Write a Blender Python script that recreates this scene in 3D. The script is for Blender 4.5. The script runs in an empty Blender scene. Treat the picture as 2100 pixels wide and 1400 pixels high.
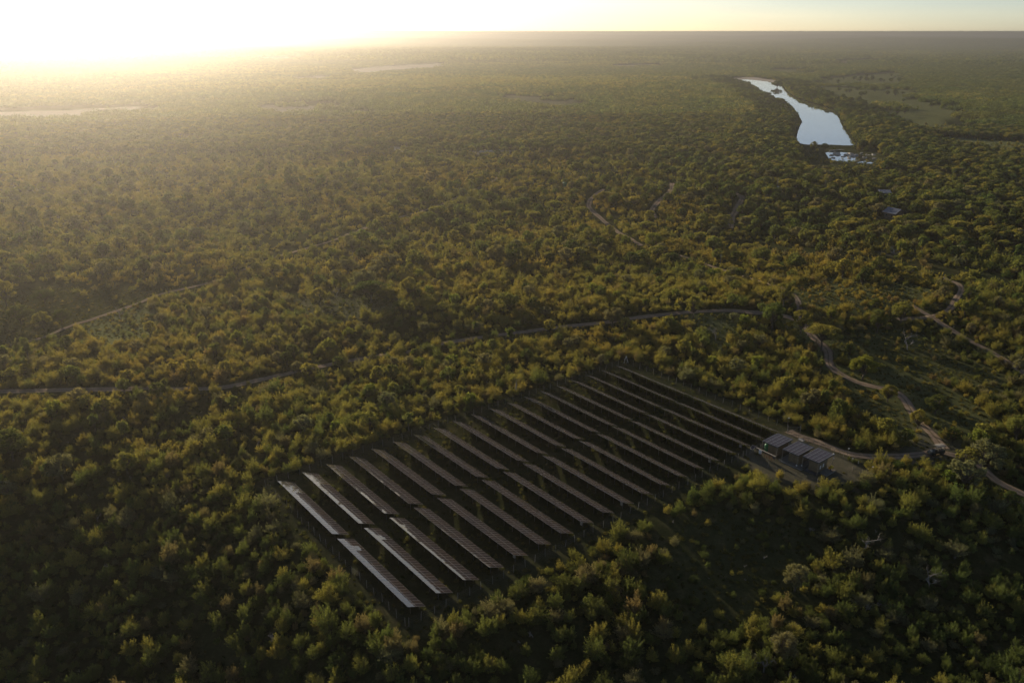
import bpy, bmesh, math, random
import numpy as np
from mathutils import Vector, Matrix

# ------------------------------------------------------------------ camera, sky, sun, exposure
sc = bpy.context.scene
COL = sc.collection
R = math.radians
F_PX, PITCH, CAM_H = 1663.2, R(20.908), 97.1
cam_d = bpy.data.cameras.new("camera")
cam_d.sensor_width = 36.0
cam_d.lens = 36.0 * F_PX / 2100.0
cam_d.clip_start, cam_d.clip_end = 1.0, 90000.0
cam = bpy.data.objects.new("camera", cam_d)
cam.location = (0, 0, CAM_H)
cam.rotation_euler = (R(90) - PITCH, 0, 0)
COL.objects.link(cam)
sc.camera = cam

SUN_AZ, SUN_EL = R(-29.0), R(11.5)          # azimuth from +Y, positive to +X
sun_dir = Vector((math.sin(SUN_AZ) * math.cos(SUN_EL), math.cos(SUN_AZ) * math.cos(SUN_EL), math.sin(SUN_EL)))
world = bpy.data.worlds.new("World")
sc.world = world
world.use_nodes = True
wn, wl = world.node_tree.nodes, world.node_tree.links
wn.clear()
wo = wn.new("ShaderNodeOutputWorld")
bg = wn.new("ShaderNodeBackground")
sky = wn.new("ShaderNodeTexSky")
sky.sky_type = 'NISHITA'
sky.sun_disc = False
sky.sun_elevation = SUN_EL
sky.sun_rotation = SUN_AZ
sky.altitude = 400
sky.air_density = 0.54
sky.dust_density = 0.7
sky.ozone_density = 0.2
bg.inputs["Strength"].default_value = 0.09
# faint streaks of thin high cloud over the whole sky
wtc = wn.new("ShaderNodeTexCoord")
wmp = wn.new("ShaderNodeMapping")
wmp.inputs["Scale"].default_value = (1.0, 1.0, 16.0)
wnz = wn.new("ShaderNodeTexNoise")
wnz.inputs["Scale"].default_value = 2.2
wnz.inputs["Detail"].default_value = 5
wrp = wn.new("ShaderNodeValToRGB")
wrp.color_ramp.elements[0].position, wrp.color_ramp.elements[0].color = .35, (.93, .94, .96, 1)
wrp.color_ramp.elements[1].position, wrp.color_ramp.elements[1].color = .68, (1.06, 1.04, 1.02, 1)
wmx = wn.new("ShaderNodeMix")
wmx.data_type, wmx.blend_type = 'RGBA', 'MULTIPLY'
wmx.inputs[0].default_value = 1.0
wl.new(wtc.outputs["Generated"], wmp.inputs[0])
wl.new(wmp.outputs[0], wnz.inputs["Vector"])
wl.new(wnz.outputs["Fac"], wrp.inputs[0])
wl.new(sky.outputs[0], wmx.inputs[6])
wl.new(wrp.outputs[0], wmx.inputs[7])
wl.new(wmx.outputs[2], bg.inputs[0])
wl.new(bg.outputs[0], wo.inputs[0])

sun_l = bpy.data.lights.new("sun", 'SUN')
sun_l.energy = 5.0
sun_l.angle = R(0.6)
sun_l.color = (1.0, 0.865, 0.665)
sun_o = bpy.data.objects.new("sun", sun_l)
sun_o.rotation_euler = sun_dir.to_track_quat('Z', 'Y').to_euler()
sun_o.location = (0, 0, 300)
COL.objects.link(sun_o)

vs = sc.view_settings
vs.view_transform = 'Standard'
vs.look = 'None'
vs.exposure = 0.3
vs.gamma = 1.0
vs.use_curve_mapping = False
cy = sc.cycles
cy.use_denoising = True
cy.use_adaptive_sampling = True
cy.adaptive_threshold = 0.03
cy.max_bounces = 5
cy.diffuse_bounces = 3
cy.glossy_bounces = 2
cy.transmission_bounces = 2
cy.volume_bounces = 0
cy.transparent_max_bounces = 6
cy.caustics_reflective = False
cy.caustics_refractive = False

HAZE_DENSITY = 1 / 5500.0
HAZE_G = 0.77

rng = np.random.default_rng(7)
random.seed(7)

# ------------------------------------------------------------------ frame of the solar field: s along the rows, r across them
AZ = 2.464
U = np.array([math.sin(AZ), math.cos(AZ)])
N = np.array([-math.cos(AZ), math.sin(AZ)])
ORG = np.array([-53.05, 159.96])
ROW_ANG = math.atan2(U[1], U[0])
def W(s, r):
    p = ORG + U * s + N * r
    return float(p[0]), float(p[1])
def SR(x, y):
    dx, dy = x - ORG[0], y - ORG[1]
    return dx * U[0] + dy * U[1], dx * N[0] + dy * N[1]

def smooth(a, b, t):
    t = np.clip((t - a) / (b - a), 0, 1)
    return t * t * (3 - 2 * t)

# ------------------------------------------------------------------ terrain height
RIV_Z = -12.0
def ray(px, py):
    a, b = (px - 1050) / F_PX, (700 - py) / F_PX
    c, s = math.cos(PITCH), math.sin(PITCH)
    return a, c + b * s, -s + b * c
def at_z(px, py, z):
    a, b, c = ray(px, py)
    t = (z - CAM_H) / c
    return a * t, b * t
RIV_PX = [(1470, 164), (1500, 166), (1548, 179), (1562, 190), (1590, 206), (1622, 216), (1636, 234), (1644, 250),
          (1636, 266), (1632, 284), (1640, 306), (1700, 306), (1768, 305), (1757, 296), (1750, 289), (1740, 276), (1729, 260), (1721, 241), (1710, 226),
          (1690, 218), (1660, 211), (1633, 202), (1618, 193), (1607, 182), (1601, 172), (1580, 168), (1533, 163)]
RIV = np.array([at_z(x, y, RIV_Z) for x, y in RIV_PX])
POOL_PX = [(1690, 312), (1716, 311), (1745, 314), (1772, 317), (1800, 326), (1790, 336), (1740, 334), (1700, 328)]
POOL_Z = RIV_Z - 0.8
POOL = np.array([at_z(x, y, POOL_Z) for x, y in POOL_PX])

def in_poly(x, y, poly):
    x = np.asarray(x, float); y = np.asarray(y, float)
    ins = np.zeros(x.shape, bool)
    n = len(poly)
    for i in range(n):
        x0, y0 = poly[i]; x1, y1 = poly[(i + 1) % n]
        if y0 == y1:
            continue
        c = ((y0 > y) != (y1 > y)) & (x < (x1 - x0) * (y - y0) / (y1 - y0) + x0)
        ins ^= c
    return ins
def dist_poly(x, y, poly, closed=True):
    x = np.asarray(x, float); y = np.asarray(y, float)
    d = np.full(x.shape, 1e18)
    n = len(poly)
    for i in range(n if closed else n - 1):
        ax, ay = poly[i]; bx, by = poly[(i + 1) % n]
        ex, ey = bx - ax, by - ay
        L = ex * ex + ey * ey + 1e-12
        t = np.clip(((x - ax) * ex + (y - ay) * ey) / L, 0, 1)
        d = np.minimum(d, (x - ax - t * ex) ** 2 + (y - ay - t * ey) ** 2)
    return np.sqrt(d)

def hgt(x, y):
    x = np.asarray(x, float); y = np.asarray(y, float)
    d = np.hypot(x, y)
    s, r = SR(x, y)
    ds = np.maximum(np.maximum(-6 - s, s - 80), 0); dr = np.maximum(np.maximum(-4 - r, r - 122), 0)
    w = smooth(5, 70, np.hypot(ds, dr)) * (1 - 0.7 * smooth(700, 1200, d))
    z = w * (1.3 * np.sin(x / 47 + 1.3) * np.sin(y / 58 + .4) + .7 * np.sin(x / 27 - y / 33) + .5 * np.sin(x / 19 + y / 41 + 2))
    z = z + 4.2 * np.exp(-((x - 50) / 115) ** 2 - ((y - 290) / np.where(y < 290, 26, 34)) ** 2)  # rise shaped to lean towards the sun, so its bush looks brighter
    z = z - 3.5 * np.exp(-((x + 120) / 90) ** 2 - ((y - 275) / 45) ** 2)
    s0 = 64 + 24 * smooth(78, 96, r)
    out_d = np.hypot(np.maximum(0, s - s0), .8 * np.maximum(0, -8 - r))
    z = z - .17 * np.maximum(0, 168 - y) * smooth(-6, -34, r)  # added slope away from the sun, dims the lower left
    z = z - 11 * (1 - np.exp(-.17 * out_d / 11))      # invented fall below the field, turned from the sun to darken the foreground
    z = z - 4.0 * np.exp(-((x - 40) / 200) ** 2 - ((y - 455) / 55) ** 2)
    z = z - .019 * np.clip(y - 262, 0, 440) * smooth(240, 330, y)  # gentle tilt towards the sun, added to brighten the middle distance
    z = z - 2.5 * smooth(745, 900, y + 18 * np.sin(x / 90) + 165 * np.exp(-((x - 315) / 120) ** 2))
    far = smooth(1500, 3500, d)
    z = z + far * (9 * np.sin(x / 610 + 1) * np.sin(y / 830 + 2) + 7 * np.sin(x / 1400 - y / 1100 + .6))
    far2 = smooth(4000, 9000, d)
    z = z + far2 * (16 * np.sin(y / 1500 + x / 5200 + .4) + 13 * np.sin(x / 2700 + y / 3900 + 2.2))
    ph = np.arctan2(x, np.maximum(y, 1))
    z = z + 62 * smooth(13000, 17000, d) * (1 - smooth(20000, 26000, d)) * (.42 + .30 * np.sin(ph * 5.2 + .5) + .14 * np.sin(ph * 17 + 1) + .06 * np.sin(ph * 43))
    z = z - d * d / (2 * 6.371e6)
    m = (x > 150) & (x < 900) & (y > 650) & (y < 2500)
    if np.any(m):
        xm, ym = x[m], y[m]
        zz = z[m]
        for poly, zr in ((RIV, RIV_Z), (POOL, POOL_Z)):
            dp = dist_poly(xm, ym, poly) * np.where(in_poly(xm, ym, poly), -1, 1)
            bed = zr - 1.5 + 2.6 * smooth(-14, 10, dp) + 2.0 * smooth(8, 40, dp)
            k = 1 - smooth(15, 70, dp)
            zz = zz * (1 - k) + bed * k
        z = z.copy(); z[m] = zz
    return z
def h1(x, y):
    return float(hgt(np.array([float(x)]), np.array([float(y)]))[0])
def G(px, py):
    """ground point seen along a line of sight from the survey position"""
    a, b, c = ray(px, py)
    z = 0.0
    for _ in range(40):
        t = (z - CAM_H) / c
        z = 0.5 * z + 0.5 * h1(a * t, b * t)
    t = (z - CAM_H) / c
    return a * t, b * t, h1(a * t, b * t)

# ------------------------------------------------------------------ material helpers
def mat(name):
    m = bpy.data.materials.new(name)
    m.use_nodes = True
    nt = m.node_tree
    for n in list(nt.nodes):
        if n.type != 'OUTPUT_MATERIAL':
            nt.nodes.remove(n)
    return m, nt, nt.nodes["Material Output"] if "Material Output" in nt.nodes else [n for n in nt.nodes if n.type == 'OUTPUT_MATERIAL'][0]
def nd(nt, t, **kw):
    n = nt.nodes.new(t)
    for k, v in kw.items():
        setattr(n, k, v)
    return n
def noise(nt, scale, detail=3, rough=.55, vec=None):
    n = nd(nt, "ShaderNodeTexNoise")
    n.inputs["Scale"].default_value = scale
    n.inputs["Detail"].default_value = detail
    n.inputs["Roughness"].default_value = rough
    if vec is not None:
        nt.links.new(vec, n.inputs["Vector"])
    return n
def ramp(nt, fac, stops):
    r = nd(nt, "ShaderNodeValToRGB")
    el = r.color_ramp.elements
    while len(el) > len(stops):
        el.remove(el[-1])
    while len(el) < len(stops):
        el.new(0.5)
    for e, (p, c) in zip(el, stops):
        e.position = p
        e.color = (*c, 1) if len(c) == 3 else c
    nt.links.new(fac, r.inputs[0])
    return r
def mixc(nt, fac, a, b, mode='MIX'):
    m = nd(nt, "ShaderNodeMix", data_type='RGBA', blend_type=mode)
    for sock, v in ((m.inputs[0], fac), (m.inputs[6], a), (m.inputs[7], b)):
        if hasattr(v, "is_linked") or hasattr(v, "links"):
            nt.links.new(v, sock)
        elif isinstance(v, (tuple, list)):
            sock.default_value = (*v, 1) if len(v) == 3 else v
        else:
            sock.default_value = v
    return m.outputs[2]
def simple(name, col, rough=.7, metal=0.0, var=.25, scale=6.0, spec=.4):
    m, nt, out = mat(name)
    p = nd(nt, "ShaderNodeBsdfPrincipled")
    tc = nd(nt, "ShaderNodeTexCoord")
    n = noise(nt, scale, 4, .6, tc.outputs["Object"])
    r = ramp(nt, n.outputs["Fac"], [(.25, tuple(c * (1 - var) for c in col)), (.75, tuple(min(1, c * (1 + var)) for c in col))])
    nt.links.new(r.outputs[0], p.inputs["Base Color"])
    p.inputs["Roughness"].default_value = rough
    p.inputs["Metallic"].default_value = metal
    p.inputs["Specular IOR Level"].default_value = spec
    nt.links.new(p.outputs[0], out.inputs[0])
    return m

M = {}
M['alu'] = simple("aluminium_frame", (.33, .31, .295), .45, .6, .12)
M['steel'] = simple("galvanised_steel", (.13, .125, .12), .5, .5, .25)
M['post'] = simple("weathered_post", (.26, .23, .19), .85, 0, .35, 3)
M['wood'] = simple("timber_post", (.24, .20, .15), .8, 0, .3, 4)
M['clad'] = simple("timber_cladding", (.20, .150, .085), .8, 0, .3, 2.5)
M['deck'] = simple("deck_boards", (.16, .15, .125), .8, 0, .25, 2)
M['roofsheet'] = simple("dark_roof_sheet", (.075, .08, .09), .5, .2, .2)
M['white'] = simple("white_paint", (.72, .70, .66), .5, 0, .08)
M['green'] = simple("green_tank_plastic", (.035, .19, .075), .5, 0, .15)
M['orange'] = simple("orange_paint", (.75, .34, .03), .5, 0, .15)
M['yellow'] = simple("yellow_paint", (.80, .50, .06), .5, 0, .15)
M['black'] = simple("black_rubber", (.02, .02, .02), .8, 0, .2)
M['dark'] = simple("dark_interior", (.03, .028, .025), .8)
M['vgreen'] = simple("dark_green_paint", (.028, .04, .035), .35, .1, .15)
M['canvas'] = simple("tan_canvas", (.36, .31, .24), .85, 0, .12)
M['canvas2'] = simple("grey_canvas", (.20, .18, .15), .85, 0, .12)
M['skin'] = simple("skin", (.22, .12, .075), .6)
M['khaki'] = simple("khaki_cloth", (.48, .42, .28), .9)
M['shirt'] = simple("pale_cloth", (.62, .58, .48), .9)
M['trouser'] = simple("dark_cloth", (.06, .055, .05), .9)
M['hair'] = simple("dark_hair", (.03, .022, .016), .8)
M['bluegrey'] = simple("bluegrey_metal_roof", (.17, .18, .215), .55, .1, .15)
M['brick'] = simple("brown_plaster", (.14, .11, .085), .85)
M['concrete'] = simple("concrete", (.30, .29, .27), .85, 0, .25, 1)
M['rock'] = simple("pale_rock", (.40, .37, .33), .9, 0, .3, 1.5)
M['redpipe'] = simple("rusty_red_paint", (.30, .12, .06), .7)
M['bark'] = simple("grey_brown_bark", (.10, .082, .062), .9, 0, .35, 5)
M['palebark'] = simple("pale_bark", (.34, .29, .23), .85, 0, .3, 4)
M['deadwood'] = simple("bleached_dead_wood", (.27, .235, .20), .85, 0, .3, 4)

# solar glass: dark cells under glossy, slightly dusty glass
m, nt, out = mat("solar_glass")
p = nd(nt, "ShaderNodeBsdfPrincipled")
tc = nd(nt, "ShaderNodeTexCoord")
oi = nd(nt, "ShaderNodeObjectInfo")
n = noise(nt, 1.2, 3, .6, tc.outputs["Object"])
cells = nd(nt, "ShaderNodeTexBrick")
nt.links.new(tc.outputs["Object"], cells.inputs["Vector"])
cells.offset = 0.0
cells.inputs["Color1"].default_value = (.010, .012, .022, 1)
cells.inputs["Color2"].default_value = (.012, .013, .026, 1)
cells.inputs["Mortar"].default_value = (.05, .05, .055, 1)
cells.inputs["Scale"].default_value = 1.0
cells.inputs["Mortar Size"].default_value = .004
cells.inputs["Brick Width"].default_value = .159
cells.inputs["Row Height"].default_value = .159
c2 = mixc(nt, oi.outputs["Random"], cells.outputs[0], (.034, .022, .020))
dust = ramp(nt, n.outputs["Fac"], [(.3, (.03, .03, .03)), (.8, (.16, .16, .16))])
c3 = mixc(nt, dust.outputs[0], c2, (.16, .13, .09))
nt.links.new(c3, p.inputs["Base Color"])
p.inputs["Roughness"].default_value = .035
p.inputs["IOR"].default_value = 1.52
p.inputs["Sheen Weight"].default_value = .03
p.inputs["Sheen Roughness"].default_value = .45
p.inputs["Sheen Tint"].default_value = (1.0, .82, .66, 1)
nt.links.new(p.outputs[0], out.inputs[0])
M['glass'] = m

# dusty, sun-faded modules on the hut roofs
m, nt, out = mat("dusty_roof_glass")
p = nd(nt, "ShaderNodeBsdfPrincipled")
tc = nd(nt, "ShaderNodeTexCoord")
n = noise(nt, 1.5, 4, .6, tc.outputs["Object"])
r = ramp(nt, n.outputs["Fac"], [(.3, (.050, .036, .038)), (.75, (.085, .062, .060))])
nt.links.new(r.outputs[0], p.inputs["Base Color"])
p.inputs["Roughness"].default_value = .38
nt.links.new(p.outputs[0], out.inputs[0])
M['roofglass'] = m

# window glass
m, nt, out = mat("window_glass")
p = nd(nt, "ShaderNodeBsdfPrincipled")
p.inputs["Base Color"].default_value = (.02, .022, .025, 1)
p.inputs["Roughness"].default_value = .08
nt.links.new(p.outputs[0], out.inputs[0])
M['window'] = m

# river water
m, nt, out = mat("river_water")
p = nd(nt, "ShaderNodeBsdfPrincipled")
geo = nd(nt, "ShaderNodeNewGeometry")
p.inputs["Base Color"].default_value = (.11, .11, .10, 1)
p.inputs["Roughness"].default_value = .03
p.inputs["IOR"].default_value = 1.33
p.inputs["Coat Weight"].default_value = 1.0
p.inputs["Coat Roughness"].default_value = .03
p.inputs["Coat IOR"].default_value = 1.9
p.inputs["Coat Tint"].default_value = (1.0, .98, .94, 1)
mp = nd(nt, "ShaderNodeMapping")
mp.inputs["Scale"].default_value = (1, .35, 1)
nt.links.new(geo.outputs["Position"], mp.inputs[0])
n = noise(nt, .22, 4, .6, mp.outputs[0])
bmp = nd(nt, "ShaderNodeBump")
bmp.inputs["Strength"].default_value = .035
bmp.inputs["Distance"].default_value = .3
nt.links.new(n.outputs["Fac"], bmp.inputs["Height"])
nt.links.new(bmp.outputs[0], p.inputs["Normal"])
nt.links.new(p.outputs[0], out.inputs[0])
M['water'] = m

# ground: grass and soil, with painted-in kinds of cover (bare sand, meadow)
m, nt, out = mat("bushveld_ground")
p = nd(nt, "ShaderNodeBsdfPrincipled")
geo = nd(nt, "ShaderNodeNewGeometry")
n1 = noise(nt, .035, 4, .6, geo.outputs["Position"])
n2 = noise(nt, .35, 5, .65, geo.outputs["Position"])
n3 = noise(nt, 2.2, 4, .7, geo.outputs["Position"])
n4 = noise(nt, .004, 4, .6, geo.outputs["Position"])
g = ramp(nt, n2.outputs["Fac"], [(.30, (.026, .032, .013)), (.52, (.042, .045, .019)), (.70, (.070, .062, .032)), (.88, (.12, .095, .06))])
g2 = ramp(nt, n3.outputs["Fac"], [(.25, (.55, .55, .55)), (.75, (1.35, 1.35, 1.35))])
c = mixc(nt, 1.0, g.outputs[0], g2.outputs[0], 'MULTIPLY')
g3 = ramp(nt, n1.outputs["Fac"], [(.3, (.75, .85, .8)), (.7, (1.2, 1.1, 1.0))])
c = mixc(nt, 1.0, c, g3.outputs[0], 'MULTIPLY')
att = nd(nt, "ShaderNodeAttribute", attribute_name="cover")
sep = nd(nt, "ShaderNodeSeparateColor")
nt.links.new(att.outputs["Color"], sep.inputs[0])
mead = ramp(nt, n2.outputs["Fac"], [(.3, (.115, .125, .046)), (.7, (.19, .19, .080))])
mead2 = mixc(nt, 1.0, mead.outputs[0], g2.outputs[0], 'MULTIPLY')
c = mixc(nt, sep.outputs[1], c, mead2)
sand = ramp(nt, n2.outputs["Fac"], [(.3, (.40, .33, .26)), (.7, (.60, .51, .42))])
c = mixc(nt, sep.outputs[0], c, sand.outputs[0])
wood = ramp(nt, n4.outputs["Fac"], [(.3, (.030, .036, .014)), (.7, (.062, .060, .026))])
n5 = noise(nt, .03, 5, .75, geo.outputs["Position"])
wd = ramp(nt, n5.outputs["Fac"], [(.35, (.5, .5, .5)), (.65, (1.4, 1.4, 1.4))])
wood2 = mixc(nt, 1.0, wood.outputs[0], wd.outputs[0], 'MULTIPLY')
c = mixc(nt, sep.outputs[2], c, wood2)
nt.links.new(c, p.inputs["Base Color"])
p.inputs["Roughness"].default_value = .95
p.inputs["Specular IOR Level"].default_value = .0
bmp = nd(nt, "ShaderNodeBump")
bmp.inputs["Strength"].default_value = .2
bmp.inputs["Distance"].default_value = .35
nt.links.new(n3.outputs["Fac"], bmp.inputs["Height"])
nt.links.new(bmp.outputs[0], p.inputs["Normal"])
nt.links.new(p.outputs[0], out.inputs[0])
M['ground'] = m

# sandy track with a grassy middle
m, nt, out = mat("sandy_track")
p = nd(nt, "ShaderNodeBsdfPrincipled")
geo = nd(nt, "ShaderNodeNewGeometry")
n2 = noise(nt, .6, 4, .65, geo.outputs["Position"])
n3 = noise(nt, 3.0, 4, .7, geo.outputs["Position"])
sand = ramp(nt, n2.outputs["Fac"], [(.3, (.23, .165, .115)), (.7, (.36, .27, .195))])
s2 = ramp(nt, n3.outputs["Fac"], [(.2, (.7, .7, .7)), (.8, (1.2, 1.2, 1.2))])
c = mixc(nt, 1.0, sand.outputs[0], s2.outputs[0], 'MULTIPLY')
att = nd(nt, "ShaderNodeAttribute", attribute_name="cover")
sep = nd(nt, "ShaderNodeSeparateColor")
nt.links.new(att.outputs["Color"], sep.inputs[0])
add = nd(nt, "ShaderNodeMath", operation='ADD')
nt.links.new(sep.outputs[1], add.inputs[0])
sub = nd(nt, "ShaderNodeMath", operation='SUBTRACT')
nt.links.new(n3.outputs["Fac"], sub.inputs[0]); sub.inputs[1].default_value = .5
nt.links.new(sub.outputs[0], add.inputs[1])
gm = ramp(nt, add.outputs[0], [(.4, (0, 0, 0)), (.8, (1, 1, 1))])
c = mixc(nt, gm.outputs[0], c, (.075, .070, .032))
nt.links.new(c, p.inputs["Base Color"])
p.inputs["Roughness"].default_value = .95
p.inputs["Specular IOR Level"].default_value = .0
nt.links.new(p.outputs[0], out.inputs[0])
M['track'] = m

def leaf_mat(name, a, b, trans=.42, tw=(1.2, 1.1, .6)):
    """leaf blades: colour differs from plant to plant, leaf to leaf and over stretches of country"""
    m, nt, out = mat(name)
    oi = nd(nt, "ShaderNodeObjectInfo")
    geo = nd(nt, "ShaderNodeNewGeometry")
    att = nd(nt, "ShaderNodeAttribute", attribute_name="tone")
    n1 = noise(nt, .011, 3, .6, geo.outputs["Position"])
    rr = ramp(nt, oi.outputs["Random"], [(0, a), (1, b)])
    big = ramp(nt, n1.outputs["Fac"], [(.32, (.82, .98, .95)), (.68, (1.15, 1.04, .92))])
    c = mixc(nt, 1.0, rr.outputs[0], big.outputs[0], 'MULTIPLY')
    lv = ramp(nt, att.outputs["Fac"], [(0, (.62, .66, .7)), (1, (1.38, 1.34, 1.2))])
    c = mixc(nt, 1.0, c, lv.outputs[0], 'MULTIPLY')
    d = nd(nt, "ShaderNodeBsdfDiffuse")
    t = nd(nt, "ShaderNodeBsdfTranslucent")
    nt.links.new(c, d.inputs[0])
    ct = mixc(nt, 1.0, c, tw, 'MULTIPLY')
    nt.links.new(ct, t.inputs[0])
    mx = nd(nt, "ShaderNodeAddShader")      # a blade reflects and lets through about as much light
    nt.links.new(d.outputs[0], mx.inputs[0])
    nt.links.new(t.outputs[0], mx.inputs[1])
    nt.links.new(mx.outputs[0], out.inputs[0])
    return m
M['leaf_gold'] = leaf_mat("leaf_gold", (.155, .134, .044), (.190, .156, .052))
M['leaf_olive'] = leaf_mat("leaf_olive", (.115, .112, .038), (.155, .138, .044))
M['leaf_green'] = leaf_mat("leaf_green", (.068, .084, .032), (.100, .106, .038))
M['leaf_dark'] = leaf_mat("leaf_dark", (.038, .052, .022), (.060, .068, .027))
M['leaf_grey'] = leaf_mat("leaf_grey", (.095, .092, .060), (.120, .110, .070))
M['leaf_dry'] = leaf_mat("leaf_dry", (.105, .086, .050), (.130, .102, .058))
M['leaf_lime'] = leaf_mat("leaf_lime", (.090, .105, .028), (.12, .125, .032))
M['grass'] = leaf_mat("grass_blades", (.036, .042, .018), (.062, .058, .026))

# ------------------------------------------------------------------ mesh helpers
class MB:
    def __init__(self):
        self.v, self.f, self.m = [], [], []
    def add(self, vs, fs, mi=0):
        o = len(self.v)
        self.v += [tuple(map(float, q)) for q in vs]
        self.f += [tuple(i + o for i in q) for q in fs]
        self.m += [mi] * len(fs)
        return self
    def box(self, c, size, rz=0.0, mi=0, mtx=None):
        sx, sy, sz = size[0] / 2, size[1] / 2, size[2] / 2
        vs = [Vector((x, y, z)) for z in (-sz, sz) for y in (-sy, sy) for x in (-sx, sx)]
        if mtx is None:
            mtx = Matrix.Translation(c) @ Matrix.Rotation(rz, 4, 'Z')
        vs = [mtx @ q for q in vs]
        return self.add(vs, [(0, 2, 3, 1), (4, 5, 7, 6), (0, 1, 5, 4), (2, 6, 7, 3), (0, 4, 6, 2), (1, 3, 7, 5)], mi)
    def tube(self, pts, rad, n=6, mi=0, cap=True):
        pts = [Vector(q) for q in pts]
        if not hasattr(rad, '__len__'):
            rad = [rad] * len(pts)
        rings = []
        for i, q in enumerate(pts):
            d = (pts[min(i + 1, len(pts) - 1)] - pts[max(i - 1, 0)]).normalized()
            a = d.orthogonal().normalized() if abs(d.z) < .99 else Vector((1, 0, 0))
            a = (a - d * a.dot(d)).normalized()
            b = d.cross(a)
            rings.append([q + (a * math.cos(2 * math.pi * k / n) + b * math.sin(2 * math.pi * k / n)) * rad[i] for k in range(n)])
        vs = [q for r_ in rings for q in r_]
        fs = []
        for i in range(len(pts) - 1):
            for k in range(n):
                fs.append((i * n + k, i * n + (k + 1) % n, (i + 1) * n + (k + 1) % n, (i + 1) * n + k))
        if cap:
            fs.append(tuple(reversed(range(n))))
            fs.append(tuple((len(pts) - 1) * n + k for k in range(n)))
        return self.add(vs, fs, mi)
    def lathe(self, prof, n=12, c=(0, 0, 0), mi=0, axis='Z'):
        vs, fs = [], []
        for (r_, z) in prof:
            for k in range(n):
                a = 2 * math.pi * k / n
                q = (r_ * math.cos(a), r_ * math.sin(a), z)
                if axis == 'Y':
                    q = (q[0], q[2], q[1])
                elif axis == 'X':
                    q = (q[2], q[0], q[1])
                vs.append((q[0] + c[0], q[1] + c[1], q[2] + c[2]))
        for i in range(len(prof) - 1):
            for k in range(n):
                fs.append((i * n + k, i * n + (k + 1) % n, (i + 1) * n + (k + 1) % n, (i + 1) * n + k))
        fs.append(tuple(reversed(range(n))))
        fs.append(tuple((len(prof) - 1) * n + k for k in range(n)))
        return self.add(vs, fs, mi)
    def mesh(self, name, mats):
        me = bpy.data.meshes.new(name)
        me.from_pydata(self.v, [], self.f)
        for q in (mats if isinstance(mats, (list, tuple)) else [mats]):
            me.materials.append(q)
        if any(self.m):
            me.polygons.foreach_set("material_index", self.m)
        me.update()
        return me
    def build(self, name, mats, parent=None, loc=None, rz=None):
        return link(name, self.mesh(name, mats), parent, loc, rz)

def link(name, me, parent=None, loc=None, rz=None):
    o = bpy.data.objects.new(name, me)
    COL.objects.link(o)
    if parent is not None:
        o.parent = parent
    if loc is not None:
        o.location = loc
    if rz is not None:
        o.rotation_euler = (0, 0, rz)
    return o
def tag(o, label=None, cat=None, group=None, kind=None):
    if label: o["label"] = label
    if cat: o["category"] = cat
    if group: o["group"] = group
    if kind: o["kind"] = kind
    return o
def thing(name, label, cat, loc=(0, 0, 0), rz=0.0, group=None):
    o = bpy.data.objects.new(name, None)
    o.empty_display_size = .3
    COL.objects.link(o)
    o.location = loc
    o.rotation_euler = (0, 0, rz)
    return tag(o, label, cat, group)
def copy_tree(o, parent=None):
    c = o.copy()
    COL.objects.link(c)
    c.parent = parent
    for ch in list(o.children):
        copy_tree(ch, c)
    return c
def np_mesh(name, verts, quads, mats, midx=None, tone=None, cover=None, smooth_=False):
    """quads: (n,4) int array, or (n,3)"""
    me = bpy.data.meshes.new(name)
    k = quads.shape[1]
    me.vertices.add(len(verts)); me.loops.add(quads.size); me.polygons.add(len(quads))
    me.vertices.foreach_set("co", np.asarray(verts, np.float32).ravel())
    me.loops.foreach_set("vertex_index", quads.astype(np.int32).ravel())
    me.polygons.foreach_set("loop_start", np.arange(0, quads.size, k, dtype=np.int32))
    me.polygons.foreach_set("loop_total", np.full(len(quads), k, np.int32))
    for q in mats:
        me.materials.append(q)
    if midx is not None:
        me.polygons.foreach_set("material_index", np.asarray(midx, np.int32))
    if smooth_:
        me.polygons.foreach_set("use_smooth", np.ones(len(quads), bool))
    if tone is not None:
        a = me.attributes.new("tone", 'FLOAT', 'FACE')
        a.data.foreach_set("value", np.asarray(tone, np.float32))
    if cover is not None:
        a = me.attributes.new("cover", 'FLOAT_COLOR', 'POINT')
        a.data.foreach_set("color", np.asarray(cover, np.float32).ravel())
    me.update(calc_edges=True)
    return me

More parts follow.
